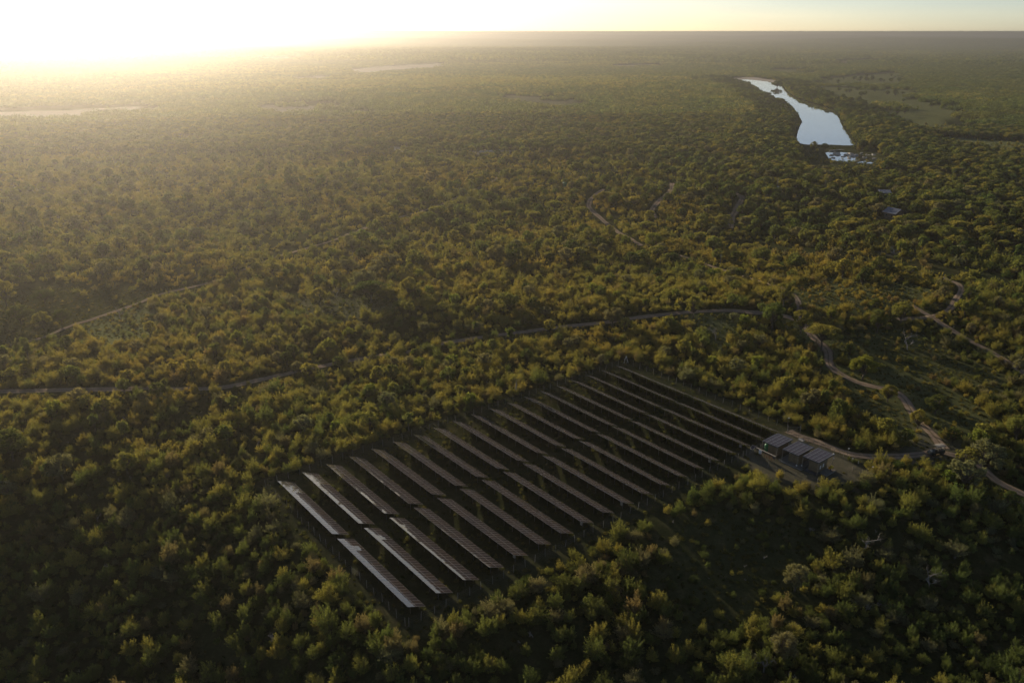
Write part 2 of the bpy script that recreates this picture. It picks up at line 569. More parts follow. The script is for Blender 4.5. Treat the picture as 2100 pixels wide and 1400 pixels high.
# ------------------------------------------------------------------ tracks (centre lines on the ground)
TR_PX = {
    "main": ([(-60, 803), (0, 803), (60, 802), (120, 800), (200, 798), (270, 797), (370, 797), (460, 793), (560, 772), (650, 752), (740, 735), (850, 718),
              (900, 705), (1000, 690), (1130, 673), (1240, 661), (1310, 651), (1400, 642), (1490, 637), (1540, 641), (1590, 645), (1640, 660),
              (1664, 688), (1694, 718), (1702, 752), (1760, 785), (1838, 806), (1872, 850), (1905, 885), (1935, 920)], 3.0),
    "yard": ([(1935, 922), (1900, 930), (1847, 935), (1781, 935), (1742, 930), (1716, 922), (1679, 908), (1637, 894), (1615, 884)], 3.2),
    "east": ([(1925, 925), (1960, 934), (1990, 938), (2040, 984), (2100, 1014), (2160, 1040)], 2.8),
    "loop": ([(1930, 567), (1944, 575), (1963, 582), (1971, 594), (1963, 613), (1949, 633), (1929, 644), (1905, 651), (1881, 652), (1840, 655)], 2.7),
    "loop2": ([(1905, 650), (1920, 655), (1932, 664), (1966, 686), (2002, 706), (2048, 730), (2100, 766), (2150, 800)], 2.8),
    "loop3": ([(1870, 626), (1881, 633), (1905, 648)], 2.4),
    "north": ([(1240, 388), (1228, 395), (1215, 405), (1208, 418), (1212, 430), (1240, 455), (1270, 478), (1300, 495), (1314, 504)], 3.6),
    "crest": ([(1380, 520), (1440, 540), (1520, 565), (1600, 590), (1618, 598), (1632, 610), (1640, 630), (1636, 655)], 2.6),
    "camp1": ([(1378, 376), (1374, 392), (1360, 405), (1345, 420), (1338, 432), (1343, 447)], 4.0),
    "camp2": ([(1505, 396), (1520, 404), (1518, 414), (1510, 430), (1502, 446), (1498, 468)], 4.5),
    "west": ([(-60, 722), (0, 712), (80, 695), (130, 675), (180, 658), (240, 638), (285, 622), (330, 603), (400, 588), (455, 573), (480, 562), (560, 530),
              (680, 494), (722, 477), (794, 453), (914, 416), (989, 383), (1016, 368), (1031, 351), (1100, 353), (1190, 362), (1215, 368)], 2.6),
}
def spline(pts, step=2.0):
    pts = [np.array(q, float) for q in pts]
    out_ = []
    for i in range(len(pts) - 1):
        p0, p1, p2, p3 = pts[max(i - 1, 0)], pts[i], pts[i + 1], pts[min(i + 2, len(pts) - 1)]
        n_ = max(2, int(np.linalg.norm(p2 - p1) / step))
        for k in range(n_):
            t = k / n_
            out_.append(.5 * ((2 * p1) + (p2 - p0) * t + (2 * p0 - 5 * p1 + 4 * p2 - p3) * t * t + (3 * p1 - p0 - 3 * p2 + p3) * t ** 3))
    out_.append(pts[-1])
    return np.array(out_)
TRACKS = {}
for k, (pp, wd_) in TR_PX.items():
    TRACKS[k] = (spline([G(*q)[:2] for q in pp]), wd_)

# raster of the near country (1 m cells): distance to the nearest track
GX0, GX1, GY0, GY1 = -620, 620, 40, 1000
mask_road = np.zeros((GY1 - GY0, GX1 - GX0), np.float32)
def stamp(x, y, rad):
    ix, iy = int(x - GX0), int(y - GY0)
    k = int(rad + 1)
    if ix - k < 0 or iy - k < 0 or ix + k >= GX1 - GX0 or iy + k >= GY1 - GY0:
        return
    yy, xx = np.mgrid[-k:k + 1, -k:k + 1]
    sub_ = mask_road[iy - k:iy + k + 1, ix - k:ix + k + 1]
    np.maximum(sub_, (xx * xx + yy * yy <= rad * rad).astype(np.float32), out=sub_)
for k, (pl, wd_) in TRACKS.items():
    for i_, q in enumerate(pl):
        open_here = math.sin(i_ * .055 + 1.2) + .6 * math.sin(i_ * .17) > -.25
        stamp(q[0], q[1], wd_ / 2 + (2.0 if k in ('north', 'camp1', 'camp2') else .1 if k == 'west' or not open_here else .8) + rng.normal() * .35)
mask_low = np.zeros_like(mask_road)
_keep, mask_road = mask_road, mask_low
for k, (pl, wd_) in TRACKS.items():
    for i_, q in enumerate(pl):
        if i_ % 2 or (k not in ('north', 'camp1', 'camp2') and math.sin(i_ * .055 + 1.2) + .6 * math.sin(i_ * .17) < -.25):
            continue
        dd_ = q / np.linalg.norm(q)
        for o_ in ((3, 6, 9, 12) if k in ('north', 'camp1', 'camp2') else (3, 6) if k == 'main' else (3,)):
            stamp(q[0] - dd_[0] * o_, q[1] - dd_[1] * o_, 2.6)
mask_road = _keep
def low_side(x, y):
    ix = np.clip((x - GX0).astype(int), 0, GX1 - GX0 - 1); iy = np.clip((y - GY0).astype(int), 0, GY1 - GY0 - 1)
    ok = (x > GX0) & (x < GX1) & (y > GY0) & (y < GY1)
    return (mask_low[iy, ix] > 0) & ok
def on_road(x, y):
    ix = np.clip((x - GX0).astype(int), 0, GX1 - GX0 - 1); iy = np.clip((y - GY0).astype(int), 0, GY1 - GY0 - 1)
    ok = (x > GX0) & (x < GX1) & (y > GY0) & (y < GY1)
    return (mask_road[iy, ix] > 0) & ok

# openings in the bush: (outline, share of plants left, meadow, sand)
def PX(*q):
    return np.array([G(*c_)[:2] for c_ in q])
OPEN = [
    (PX((-80, 610), (0, 596), (120, 585), (330, 592), (440, 575), (430, 596), (300, 622), (230, 642), (130, 694), (0, 716), (-80, 730)), .14, .15, 0),
    (PX((170, 672), (300, 626), (335, 650), (300, 700), (200, 705)), .30, 1.0, 0),
    (PX((1700, 765), (1780, 742), (1960, 800), (2050, 868), (1995, 912), (1900, 865), (1860, 855), (1770, 845)), .16, .45, 0),
    (PX((1690, 770), (1730, 770), (1890, 880), (1850, 905), (1740, 830)), .12, .35, 0),
    (PX((1590, 610), (1700, 568), (1900, 590), (1890, 632), (1700, 640)), .45, .6, 0),
    (PX((1660, 700), (1850, 668), (2040, 760), (2090, 820), (1950, 790), (1760, 745)), .45, .35, 0),
    (PX((1400, 1080), (1500, 1040), (1650, 1080), (1690, 1150), (1560, 1290), (1400, 1330), (1340, 1200)), .45, .1, 0),
    (PX((1415, 650), (1500, 655), (1520, 690), (1480, 715), (1420, 690)), .3, .8, 0),
    (PX((1630, 668), (1660, 670), (1715, 740), (1690, 745)), .25, .9, 0),
    (PX((760, 302), (840, 302), (870, 312), (770, 312)), .05, 0, .75),
    (PX((965, 309), (1050, 309), (1050, 317), (965, 317)), .25, 0, .35),
    (PX((600, 620), (760, 600), (830, 625), (720, 650), (610, 645)), .4, .3, .06),
    (PX((0, 370), (90, 365), (120, 395), (30, 395)), .5, 0, .35),
    (PX((-200, 236), (0, 231), (140, 227), (285, 219), (285, 227), (150, 239), (0, 247), (-200, 252)), .0, 0, 1.0),
    (PX((718, 143), (790, 136), (905, 130), (915, 137), (830, 146), (735, 154)), .0, 0, 1.0),
    (PX((380, 118.3), (650, 117), (640, 121), (400, 122)), .0, 0, .8),
    (PX((600, 159), (680, 157), (680, 161), (600, 163)), .2, 0, .5),
    (PX((520, 215), (700, 218), (760, 235), (560, 232)), .45, 0, .5),
    (PX((1040, 196), (1170, 205), (1160, 222), (1040, 216)), .4, .5, .15),
    (PX((1260, 134), (1370, 133), (1370, 136), (1260, 137)), .1, .2, .6),
    (PX((1690, 162), (1850, 150), (1850, 172), (1700, 178)), .10, 1.0, 0),
    (PX((1680, 178), (1870, 186), (1840, 208), (1720, 210)), .08, 1.0, 0),
    (PX((1740, 210), (1880, 205), (1960, 230), (1900, 268), (1790, 235)), .10, 1.0, 0),
    (PX((1840, 240), (1960, 262), (1960, 275), (1880, 270)), .15, 1.0, 0),
    (PX((1900, 278), (2160, 292), (2160, 318), (2040, 316), (1940, 296)), .12, 1.0, 0),
    (PX((1880, 252), (1990, 262), (1990, 272), (1880, 262)), .2, 1.0, 0),
    (PX((1580, 142), (1680, 144), (1670, 152), (1590, 152)), .1, 1.0, 0),
    (PX((1690, 131), (1800, 121), (1800, 125), (1700, 135)), .1, .6, .5),
    (PX((1330, 86), (1480, 84), (1480, 88), (1330, 90)), .2, .4, .4),
    (PX((1480, 163), (1540, 158), (1600, 168), (1560, 178)), .0, 0, 1.0),
    (PX((1625, 298), (1800, 306), (1835, 332), (1790, 362), (1660, 356)), .13, .2, 0),
    (PX((1872, 912), (1905, 885), (1945, 905), (1995, 932), (1985, 948), (1900, 950), (1868, 946)), .0, 0, .14),
    (PX((1820, 505), (1832, 505), (1836, 517), (1822, 517)), .0, 0, .6),
]
def plants_left(x, y):
    f = np.ones(x.shape)
    for poly, k, _, _ in OPEN:
        lo, hi = poly.min(0), poly.max(0)
        m_ = (x > lo[0]) & (x < hi[0]) & (y > lo[1]) & (y < hi[1])
        if m_.any():
            i_ = in_poly(x[m_], y[m_], poly)
            q = f[m_]
            q[i_] = np.minimum(q[i_], k)
            f[m_] = q
    return f

# ------------------------------------------------------------------ the ground sheet
rr_ = [2.0, 20, 40]
while rr_[-1] < 31000:
    r0 = rr_[-1]
    rr_.append(r0 + (4.0 if r0 < 320 else 7.0 if r0 < 780 else 9.0 if r0 < 1300 else 16 if r0 < 2200 else r0 * .02))
rr_ = np.array(rr_)
th = np.concatenate([np.arange(-180, -50, 6.0), np.arange(-50, 8, .6), np.arange(8, 27, .3), np.arange(27, 50, .6), np.arange(50, 180, 6.0)])
th = np.radians(th)
RR, TH = np.meshgrid(rr_, th, indexing='ij')
gx, gy = (RR * np.sin(TH)).ravel(), (RR * np.cos(TH)).ravel()
gz = hgt(gx, gy)
cover = np.zeros((len(gx), 4), np.float32); cover[:, 3] = 1
for poly, _, me_, sa_ in OPEN:
    i_ = in_poly(gx, gy, poly)
    d_ = np.hypot(gx, gy)
    lo, hi = poly.min(0) - 80, poly.max(0) + 80
    near_ = (gx > lo[0]) & (gx < hi[0]) & (gy > lo[1]) & (gy < hi[1])
    dd = np.where(i_, 0, 1e9)
    dd[near_ & ~i_] = dist_poly(gx[near_ & ~i_], gy[near_ & ~i_], poly)
    wgt = 1 - smooth(0, 6 + d_ * .004, dd)
    cover[:, 1] = np.maximum(cover[:, 1], wgt * me_)
    cover[:, 0] = np.maximum(cover[:, 0], wgt * sa_)
# bare yard round the huts and the turning place of the track
YARD = np.array([W(56.2, 94), W(66, 92.5), W(76, 97), W(82, 106), W(80, 112), W(74, 113.5), W(57, 114)])
i_ = 1 - smooth(0, 3, np.where(in_poly(gx, gy, YARD), 0, dist_poly(gx, gy, YARD)))
cover[:, 0] = np.maximum(cover[:, 0], i_ * .15)
for fr in [(-3.2, None), (57.3, None), (None, -1.8), (None, 116)]:
    s_, r_ = SR(gx, gy)
    if fr[0] is not None:
        k_ = (1 - smooth(.3, 2.6, np.abs(s_ - fr[0]))) * ((r_ > -4) & (r_ < 118))
    else:
        k_ = (1 - smooth(.3, 2.6, np.abs(r_ - fr[1]))) * ((s_ > -5) & (s_ < 59))
    cover[:, 0] = np.maximum(cover[:, 0], k_ * .03)
cover[:, 2] = smooth(2500, 5000, np.hypot(gx, gy))
nr, nt_ = len(rr_), len(th)
ii, jj = np.meshgrid(np.arange(nr - 1), np.arange(nt_), indexing='ij')
j2 = (jj + 1) % nt_
quads = np.stack([ii * nt_ + jj, ii * nt_ + j2, (ii + 1) * nt_ + j2, (ii + 1) * nt_ + jj], -1).reshape(-1, 4)[:, ::-1]
ground = link("ground", np_mesh("ground", np.stack([gx, gy, gz], -1), quads, [M['ground']], cover=cover, smooth_=True))
tag(ground, kind="structure", label="rolling bushveld ground of grass and soil reaching the horizon")

def make_track(name, pl, wd_, lift, label):
    n_ = len(pl)
    tan = np.gradient(pl, axis=0)
    tan /= np.linalg.norm(tan, axis=1)[:, None] + 1e-9
    nor = np.stack([-tan[:, 1], tan[:, 0]], -1)
    offs = np.array([-.5, -.42, -.16, 0, .16, .42, .5])
    gr = [1.1, .55, .12, .70, .12, .55, 1.1]
    V_, C_ = [], []
    jit = np.cumsum(rng.normal(0, .1, n_)); jit = np.clip(jit - jit.mean(), -.6, .6)
    for a_, o_ in enumerate(offs):
        wj = wd_ * (1 + .14 * np.sin(np.arange(n_) * .37 + a_) + rng.normal(0, .09, n_))
        q = pl + nor * (o_ * wj + jit * .5)[:, None]
        z_ = hgt(q[:, 0], q[:, 1]) + lift - (.02 if a_ in (0, 6) else 0)
        V_.append(np.concatenate([q, z_[:, None]], 1))
        C_.append(np.tile([0, gr[a_], 0, 1], (n_, 1)))
    V_ = np.stack(V_, 1).reshape(-1, 3); C_ = np.stack(C_, 1).reshape(-1, 4)
    k_ = len(offs)
    i2, a2 = np.meshgrid(np.arange(n_ - 1), np.arange(k_ - 1), indexing='ij')
    Q = np.stack([i2 * k_ + a2, (i2 + 1) * k_ + a2, (i2 + 1) * k_ + a2 + 1, i2 * k_ + a2 + 1], -1).reshape(-1, 4)
    o = link(name, np_mesh(name, V_, Q, [M['track']], cover=C_, smooth_=True))
    return tag(o, kind="structure", label=label)
TL = {"main": "sandy two-rut dirt track winding behind the solar field to the vehicle", "yard": "dirt track from the safari vehicle to the field gate",
      "east": "dirt track leaving the vehicle towards the lower right", "loop": "dirt track bending round the grassy loop at right",
      "loop2": "thin dirt track running down to the right edge", "loop3": "short spur joining the bending track", "north": "pale two-rut track curving through bush towards the river",
      "crest": "faint track along the brow of the rise", "camp1": "short pale track among trees below the river", "camp2": "pale sandy track near the camp roofs",
      "west": "faint dirt track crossing the bush from the left edge"}
for i_, (k, (pl, wd_)) in enumerate(TRACKS.items()):
    make_track("dirt_track", pl, wd_, .07 + .008 * i_, TL[k])

# river
def sheet(name, poly, z, m_, label):
    bm = bmesh.new()
    f_ = bm.faces.new([bm.verts.new((q[0], q[1], z)) for q in poly])
    if f_.normal.z < 0:
        f_.normal_flip()
    bmesh.ops.triangulate(bm, faces=[f_])
    me = bpy.data.meshes.new(name)
    bm.normal_update(); bm.to_mesh(me); bm.free()
    me.materials.append(m_)
    return tag(link(name, me), kind="structure", label=label)
def grow(poly, d):
    c_ = poly.mean(0)
    out_ = []
    n_ = len(poly)
    area = 0.5 * sum(poly[i][0] * poly[(i + 1) % n_][1] - poly[(i + 1) % n_][0] * poly[i][1] for i in range(n_))
    sg = 1 if area > 0 else -1
    for i in range(n_):
        e1 = poly[i] - poly[i - 1]; e2 = poly[(i + 1) % n_] - poly[i]
        n1_ = np.array([e1[1], -e1[0]]) / (np.linalg.norm(e1) + 1e-9); n2_ = np.array([e2[1], -e2[0]]) / (np.linalg.norm(e2) + 1e-9)
        nn = n1_ + n2_
        nn = nn / (np.linalg.norm(nn) + 1e-9)
        out_.append(poly[i] + sg * nn * d)
    return out_
sheet("river", grow(RIV, 6.0), RIV_Z, M['water'], "broad bright river bending through the trees")
sheet("river_pool", grow(POOL, 4.0), POOL_Z, M['water'], "rocky pool of the river just below the weir")

# haze: one even, closed body of warm air round everything
m, nt, out = mat("haze_air")
pv = nd(nt, "ShaderNodeVolumePrincipled")
pv.inputs["Color"].default_value = (.49, .46, .42, 1)
pv.inputs["Density"].default_value = HAZE_DENSITY
pv.inputs["Anisotropy"].default_value = HAZE_G
nt.links.new(pv.outputs[0], out.inputs["Volume"])
hz = MB().box((0, 0, (CAM_H + .8 - 160) / 2), (66000, 66000, CAM_H + .8 + 160)).build("haze", m)
tag(hz, kind="stuff", label="warm evening haze filling the air over the plain")
# ------------------------------------------------------------------ the solar field: 38 tilted tables in two blocks
TILT = R(24.6)
Z_HI = 2.42
MW, ML, GAP = 1.0, 1.99, .02
NMOD = 26
def module_mesh(name, w, l, fr=.032, th=.04, gl="glass"):
    mb = MB()
    x0, x1, y0, y1 = -w / 2, w / 2, -l / 2, l / 2
    a, b, c_, d_ = x0 + fr, x1 - fr, y0 + fr, y1 - fr
    vs = [(x0, y0, 0), (x1, y0, 0), (x1, y1, 0), (x0, y1, 0), (a, c_, 0), (b, c_, 0), (b, d_, 0), (a, d_, 0),
          (x0, y0, -th), (x1, y0, -th), (x1, y1, -th), (x0, y1, -th), (a, c_, -.006), (b, c_, -.006), (b, d_, -.006), (a, d_, -.006)]
    mb.add(vs, [(0, 1, 5, 4), (1, 2, 6, 5), (2, 3, 7, 6), (3, 0, 4, 7), (0, 8, 9, 1), (1, 9, 10, 2), (2, 10, 11, 3), (3, 11, 8, 0),
                (8, 11, 10, 9), (4, 5, 13, 12), (5, 6, 14, 13), (6, 7, 15, 14), (7, 4, 12, 15)], 0)
    mb.add([vs[12], vs[13], vs[14], vs[15]], [(0, 1, 2, 3)], 1)
    return mb.mesh(name, [M['alu'], M[gl]])
MOD = module_mesh("solar_module", MW, ML)
def plane_z(t):
    return Z_HI - t * math.sin(TILT)
def leg_mesh(name, t, arm):
    mb = MB()
    y_, z_ = t * math.cos(TILT), plane_z(t) - .10
    mb.box((0, y_, z_ / 2 - .2), (.07, .07, z_ + .4))
    if arm:    # raking arm under the modules
        mt = Matrix.Translation((0, 2.02 * math.cos(TILT), plane_z(2.02) - .13)) @ Matrix.Rotation(-TILT, 4, 'X')
        mb.box(None, (.07, 3.6, .09), mtx=mt)
    return mb.mesh(name, M['steel'])
LEG_HI, LEG_LO = leg_mesh("leg_tall", 1.0, True), leg_mesh("leg_short", 3.1, False)
def rail_mesh(name, t):
    mb = MB()
    mb.box((NMOD * (MW + GAP) / 2, t * math.cos(TILT), plane_z(t) - .07), (NMOD * (MW + GAP), .06, .05))
    return mb.mesh(name, M['steel'])
RAILS = [rail_mesh("rail_%d" % i, t) for i, t in enumerate((.5, 1.5, 2.6, 3.6))]
BOXM = MB().box((0, 0, 0), (.55, .28, .75)).box((0, .155, .05), (.40, .03, .5)).mesh("box", M['canvas'])
ordn = ["first", "second", "third", "fourth", "fifth", "sixth", "seventh", "eighth", "ninth", "tenth", "eleventh", "twelfth", "thirteenth",
        "fourteenth", "fifteenth", "sixteenth", "seventeenth", "eighteenth", "nineteenth"]
PITCH_R = 6.024
def leaf_objs(t, with_box):
    mrot = (-TILT, 0, 0)
    for j in range(2):
        tt = (j + .5) * (ML + .035)
        for i in range(NMOD):
            o = link("solar_module", MOD, t, ((i + .5) * (MW + GAP), tt * math.cos(TILT), plane_z(tt)))
            o.rotation_euler = (mrot[0] + random.gauss(0, .0022), random.gauss(0, .0022), 0)
    for i in range(10):
        xx = .75 + i * (NMOD * (MW + GAP) - 1.5) / 9
        link("leg", LEG_HI, t, (xx, 0, 0))
        link("leg", LEG_LO, t, (xx, 0, 0))
    for me in RAILS:
        link("rail", me, t)
    if with_box:
        link("inverter_box", BOXM, t, (NMOD * (MW + GAP) - 1.3, 1.15, 1.0))
for blk, s0_ in ((0, .15), (1, 28.75)):
    for k in range(19):
        px_, py_ = W(s0_, k * PITCH_R)
        lab = "tilted row of dark solar panels, %s from the left in the %s block" % (ordn[k], "rear" if blk == 0 else "front")
        t = thing("solar_table", lab, "solar panel row", (px_, py_, h1(px_, py_) - .03), ROW_ANG, "rows of solar panels on steel legs")
        leaf_objs(t, blk == 1 and k in (4, 7, 9, 14, 16))

# ------------------------------------------------------------------ fences
POSTM = MB().tube([(0, 0, -.3), (0, 0, 1.0), (.015, 0, 1.85)], [.055, .05, .045], 6).mesh("post", M['post'])
def fence(name, label, corners, step, group=None, tall=1.0, skip=()):
    t = thing(name, label, "fence", (*W(*corners[0]), 0), 0, group)
    pts = []
    for (s0_, r0_), (s1_, r1_) in zip(corners[:-1], corners[1:]):
        L = math.hypot(s1_ - s0_, r1_ - r0_)
        n_ = max(1, int(round(L / step)))
        for i in range(n_):
            f_ = i / n_
            pts.append((s0_ + (s1_ - s0_) * f_, r0_ + (r1_ - r0_) * f_))
    pts.append(corners[-1])
    wpts = []
    for s_, r_ in pts:
        x_, y_ = W(s_ + random.gauss(0, .08), r_ + random.gauss(0, .08))
        wpts.append((x_, y_, h1(x_, y_)))
    ox, oy, oz = t.location
    for x_, y_, z_ in wpts:
        o = link("post", POSTM, t, (x_ - ox, y_ - oy, z_ - oz))
        o.rotation_euler = (random.gauss(0, .035), random.gauss(0, .035), random.random() * 6)
        o.scale = (1, 1, tall * random.uniform(.9, 1.08))
    mb = MB()
    for hh in (.35, .8, 1.25, 1.65):
        for a, b in zip(wpts[:-1], wpts[1:]):
            mb.tube([(a[0] - ox, a[1] - oy, a[2] - oz + hh * tall), (b[0] - ox, b[1] - oy, b[2] - oz + hh * tall)], .009, 3, 0, False)
    mb.build("wire", M['steel'], t)
    return t
fg = "wire fences of the solar field"
f1 = fence("wire_fence", "wire fence with wooden posts along the back of the solar field", [(-3.4, -1.6), (-3.2, 60), (-3.0, 115.8)], 2.75, fg)
mb = MB()
for sg in (-1, 1):
    mb.tube([(sg * .75, 0, -.2), (0, 0, 2.3)], .06, 6)
q = W(-3.0, 116.4)
mb.build("brace", M['white'], f1, (q[0] - f1.location.x, q[1] - f1.location.y, 0), .1)
fence("wire_fence", "wire fence along the north side of the solar field", [(-2.6, 116.2), (20, 116.3), (52, 116.0)], 2.9, fg)
fence("wire_fence", "wire fence along the front of the solar field before the thick bush", [(57.2, -1.2), (56.9, 44), (56.8, 93)], 2.7, fg)
fence("wire_fence", "wire fence along the left end of the solar field", [(-2.8, -1.7), (56.8, -1.5)], 2.7, fg)
fence("wire_fence", "line of pale fence posts beside the huts' front corner", [(57.0, 94.5), (57.2, 102.5)], 1.3, fg, 1.0)
fence("wire_fence", "post fence running behind the huts along the track", [(60.5, 112.4), (64.3, 113.7), (68.6, 114.2), (72.4, 113.4)], 1.5, fg, .8)
fence("wire_fence", "low broken fence in front of the huts' yard", [(63.6, 95.2), (68, 95.4), (73, 96.6), (79, 100)], 2.4, fg, .75)

# tubular gate by the far corner of the field
gx_, gy_ = W(57.3, 115.6)
t = thing("gate", "open tubular metal gate at the far corner beside the huts", "gate", (gx_, gy_, h1(gx_, gy_)), ROW_ANG + R(58))
mb = MB()
for zz in (.35, .8, 1.25, 1.7):
    mb.tube([(-1.6, 0, zz), (1.6, 0, zz)], .035, 6)
for xx in (-1.6, 1.6):
    mb.tube([(xx, 0, .3), (xx, 0, 1.75)], .04, 6)
mb.build("frame", M['steel'], t)
MB().tube([(-1.6, 0, .3), (1.6, 0, 1.7)], .03, 6).build("brace", M['steel'], t)
for xx in (-1.75, 1.75):
    MB().tube([(xx, 0, -.3), (xx, 0, 2.3)], .08, 8).build("gate_post", M['post'], t)
gx_, gy_ = W(79, 109.2)
t = thing("gate", "grey wire gate across the yard entrance right of the huts", "gate", (gx_, gy_, h1(gx_, gy_)), R(-24))
mb = MB()
for zz in (.15, 1.25):
    mb.tube([(-1.3, 0, zz), (1.3, 0, zz)], .04, 6)
for xx in np.linspace(-1.3, 1.3, 9):
    mb.tube([(xx, 0, .15), (xx, 0, 1.25)], .02, 5)
mb.build("frame", M['steel'], t)
for xx in (-1.5, 1.5):
    MB().tube([(xx, 0, -.3), (xx, 0, 1.9)], .08, 8).build("gate_post", M['wood'], t)
# lamp and camera poles
def pole(label, s_, r_, h_, cat="pole"):
    x_, y_ = W(s_, r_)
    t = thing("pole", label, cat, (x_, y_, h1(x_, y_)))
    MB().tube([(0, 0, -.3), (0, 0, h_)], [.06, .045], 8).build("mast", M['wood'], t)
    mb = MB().box((.12, 0, h_ - .05), (.34, .14, .16)).box((.30, 0, h_ - .07), (.06, .10, .10))
    mb.build("camera_head", M['white'], t)
pole("wooden pole with a pale camera head outside the gate", 54.4, 117.2, 2.8)
pole("leaning-branch pole with pale head beside the track behind the huts", 73.0, 114.2, 2.6)
pole("dark pole with a pale head in front of the yard gate", 81.4, 110.0, 2.8)
for lab, s_, r_ in (("white marker post beside the track, nearer the huts", 74.6, 114.0), ("white marker post beside the track, farther from the huts", 76.2, 113.8)):
    x_, y_ = W(s_, r_)
    o = MB().tube([(0, 0, -.2), (0, 0, .62)], [.14, .12], 8).lathe([(.13, .62), (.10, .70), (.02, .74)], 8).build("marker_post", M['white'], None, (x_, y_, h1(x_, y_)))
    tag(o, lab, "marker post", "white marker posts")
x_, y_ = W(61.2, 112.9)
o = MB().box((0, 0, .5), (1.5, 1.0, .06)).box((-.6, -.35, .25), (.08, .08, .5)).box((.6, -.35, .25), (.08, .08, .5)).box((-.6, .35, .25), (.08, .08, .5)).box((.6, .35, .25), (.08, .08, .5)).build("low_table", M['concrete'], None, (x_, y_, h1(x_, y_)), ROW_ANG)
tag(o, "small pale low table on the grass behind the middle hut", "table")

# ------------------------------------------------------------------ the three huts with solar roofs
RMOD = module_mesh("roof_module", .98, 1.98, .03, .04, "roofglass")
def boards(x0, x1, y0, y1, z0, z1, side, w=.16):
    """one wall of upright boards with open joints; side: 'x' runs along x at y0, 'y' runs along y at x0"""
    mb = MB()
    a, b = (x0, x1) if side == 'x' else (y0, y1)
    n_ = int((b - a) / w)
    for i in range(n_):
        c_ = a + (i + .5) * (b - a) / n_
        dp = random.uniform(0, .012)
        zt = z1 - random.uniform(0, .02)
        if side == 'x':
            mb.box((c_, y0 + dp, (z0 + zt) / 2), ((b - a) / n_ - .012, .03, zt - z0))
        else:
            mb.box((x0 + dp, c_, (z0 + zt) / 2), (.03, (b - a) / n_ - .012, zt - z0))
    return mb
def hut(label, s_, r_, ln, body, floor, zr, tilt=R(2.0)):
    x_, y_ = W(s_, r_)
    t = thing("solar_hut", label, "hut", (x_, y_, h1(x_, y_)), ROW_ANG, "three timber huts with solar roofs")
    LY = 6.75
    # roof sheet, slightly tilted, with its modules
    mb = MB()
    n_ = 22
    for i in range(n_):
        mb.box((ln * (i + .5) / n_, LY / 2, zr + (.012 if i % 2 else 0)), (ln / n_ - .001, LY, .035))
    mb.box((ln / 2, 0.02, zr - .09), (ln, .05, .16)); mb.box((ln / 2, LY - .02, zr - .09), (ln, .05, .16))
    mb.box((.02, LY / 2, zr - .09), (.05, LY - .1, .15)); mb.box((ln - .02, LY / 2, zr - .09), (.05, LY - .1, .15))
    rf = mb.build("roof", M['roofsheet'], t)
    wstep = (ln - .25) / 4
    for i in range(4):
        for j in range(3):
            o = link("solar_module", RMOD, rf, (.14 + (i + .5) * wstep, .12 + (j + .5) * 2.04, zr + .10))
            o.scale = (min(1, wstep / 1.03) * .92, 1, 1)
    for i in range(5):
        MB().box((.14 + i * wstep, LY * .46, zr + .115), (.11, 6.15, .03)).build("rail", M['alu'], rf)
    for xx in (.12, ln - .12):
        for yy in (.15, LY - .25):
            MB().tube([(xx, yy, -.3), (xx, yy, zr - .16)], .085, 8).build("post", M['wood'], t)
    bx0, bx1, by0, by1 = body
    zb0, zb1 = floor + .12, zr - .35
    cab = MB().box(((bx0 + bx1) / 2, (by0 + by1) / 2, (zb0 + zb1) / 2), (bx1 - bx0 - .06, by1 - by0 - .06, zb1 - zb0)).build("cabin", M['dark'], t)
    for o_ in (boards(bx0, bx1, by0, by1, zb0, zb1, 'x'), boards(bx0, bx1, by1, by1, zb0, zb1, 'x'),
               boards(bx0, bx0, by0, by1, zb0, zb1, 'y'), boards(bx1, bx1, by0, by1, zb0, zb1, 'y')):
        o = o_.build("board_wall", M['clad'], cab)
        o["kind"] = "stuff"
    return t, cab
hA, cA = hut("timber hut with a solar roof at the left, beside the green tank", 58.05, 100.35, 4.35, (1.35, 4.0, .85, 5.3), 0.0, 3.05)
hB, cB = hut("middle timber hut with a solar roof, standing on the deck", 63.75, 100.35, 4.35, (1.35, 4.05, 1.0, 5.4), .28, 3.2)
hC, cC = hut("timber hut with a solar roof at the right, over the orange machine", 69.0, 100.7, 4.25, (1.6, 4.0, .5, 4.4), .4, 3.4)
# doors and boxes on the cabins
MB().box((2.0, .82, 1.1), (.85, .05, 2.0)).build("door", M['clad'], cA)
MB().box((1.95, .96, 1.35), (.85, .05, 1.95)).build("door", M['clad'], cB)
MB().box((4.06, 1.4, 1.75), (.08, .45, .85)).build("notice_board", M['white'], cC)
MB().box((4.06, 2.6, 1.85), (.08, .45, .85)).build("notice_board", M['white'], cC)
MB().box((1.6, .90, 2.55), (.35, .12, .14)).build("wall_lamp", M['white'], cB)
MB().box((4.23, .02, .62), (.28, .2, .34)).build("junction_box", M['white'], hB)
MB().box((.12, .02, .95), (.2, .16, .28)).build("junction_box", M['white'], hC)
MB().lathe([(.0, 3.45), (.16, 3.45), (.18, 3.58), (.10, 3.70), (.02, 3.74)], 10, (4.15, 6.45, 0)).build("dome_camera", M['white'], hC)
MB().box((4.32, 6.3, 2.55), (.16, .3, .36)).build("meter_box", M['white'], hC)
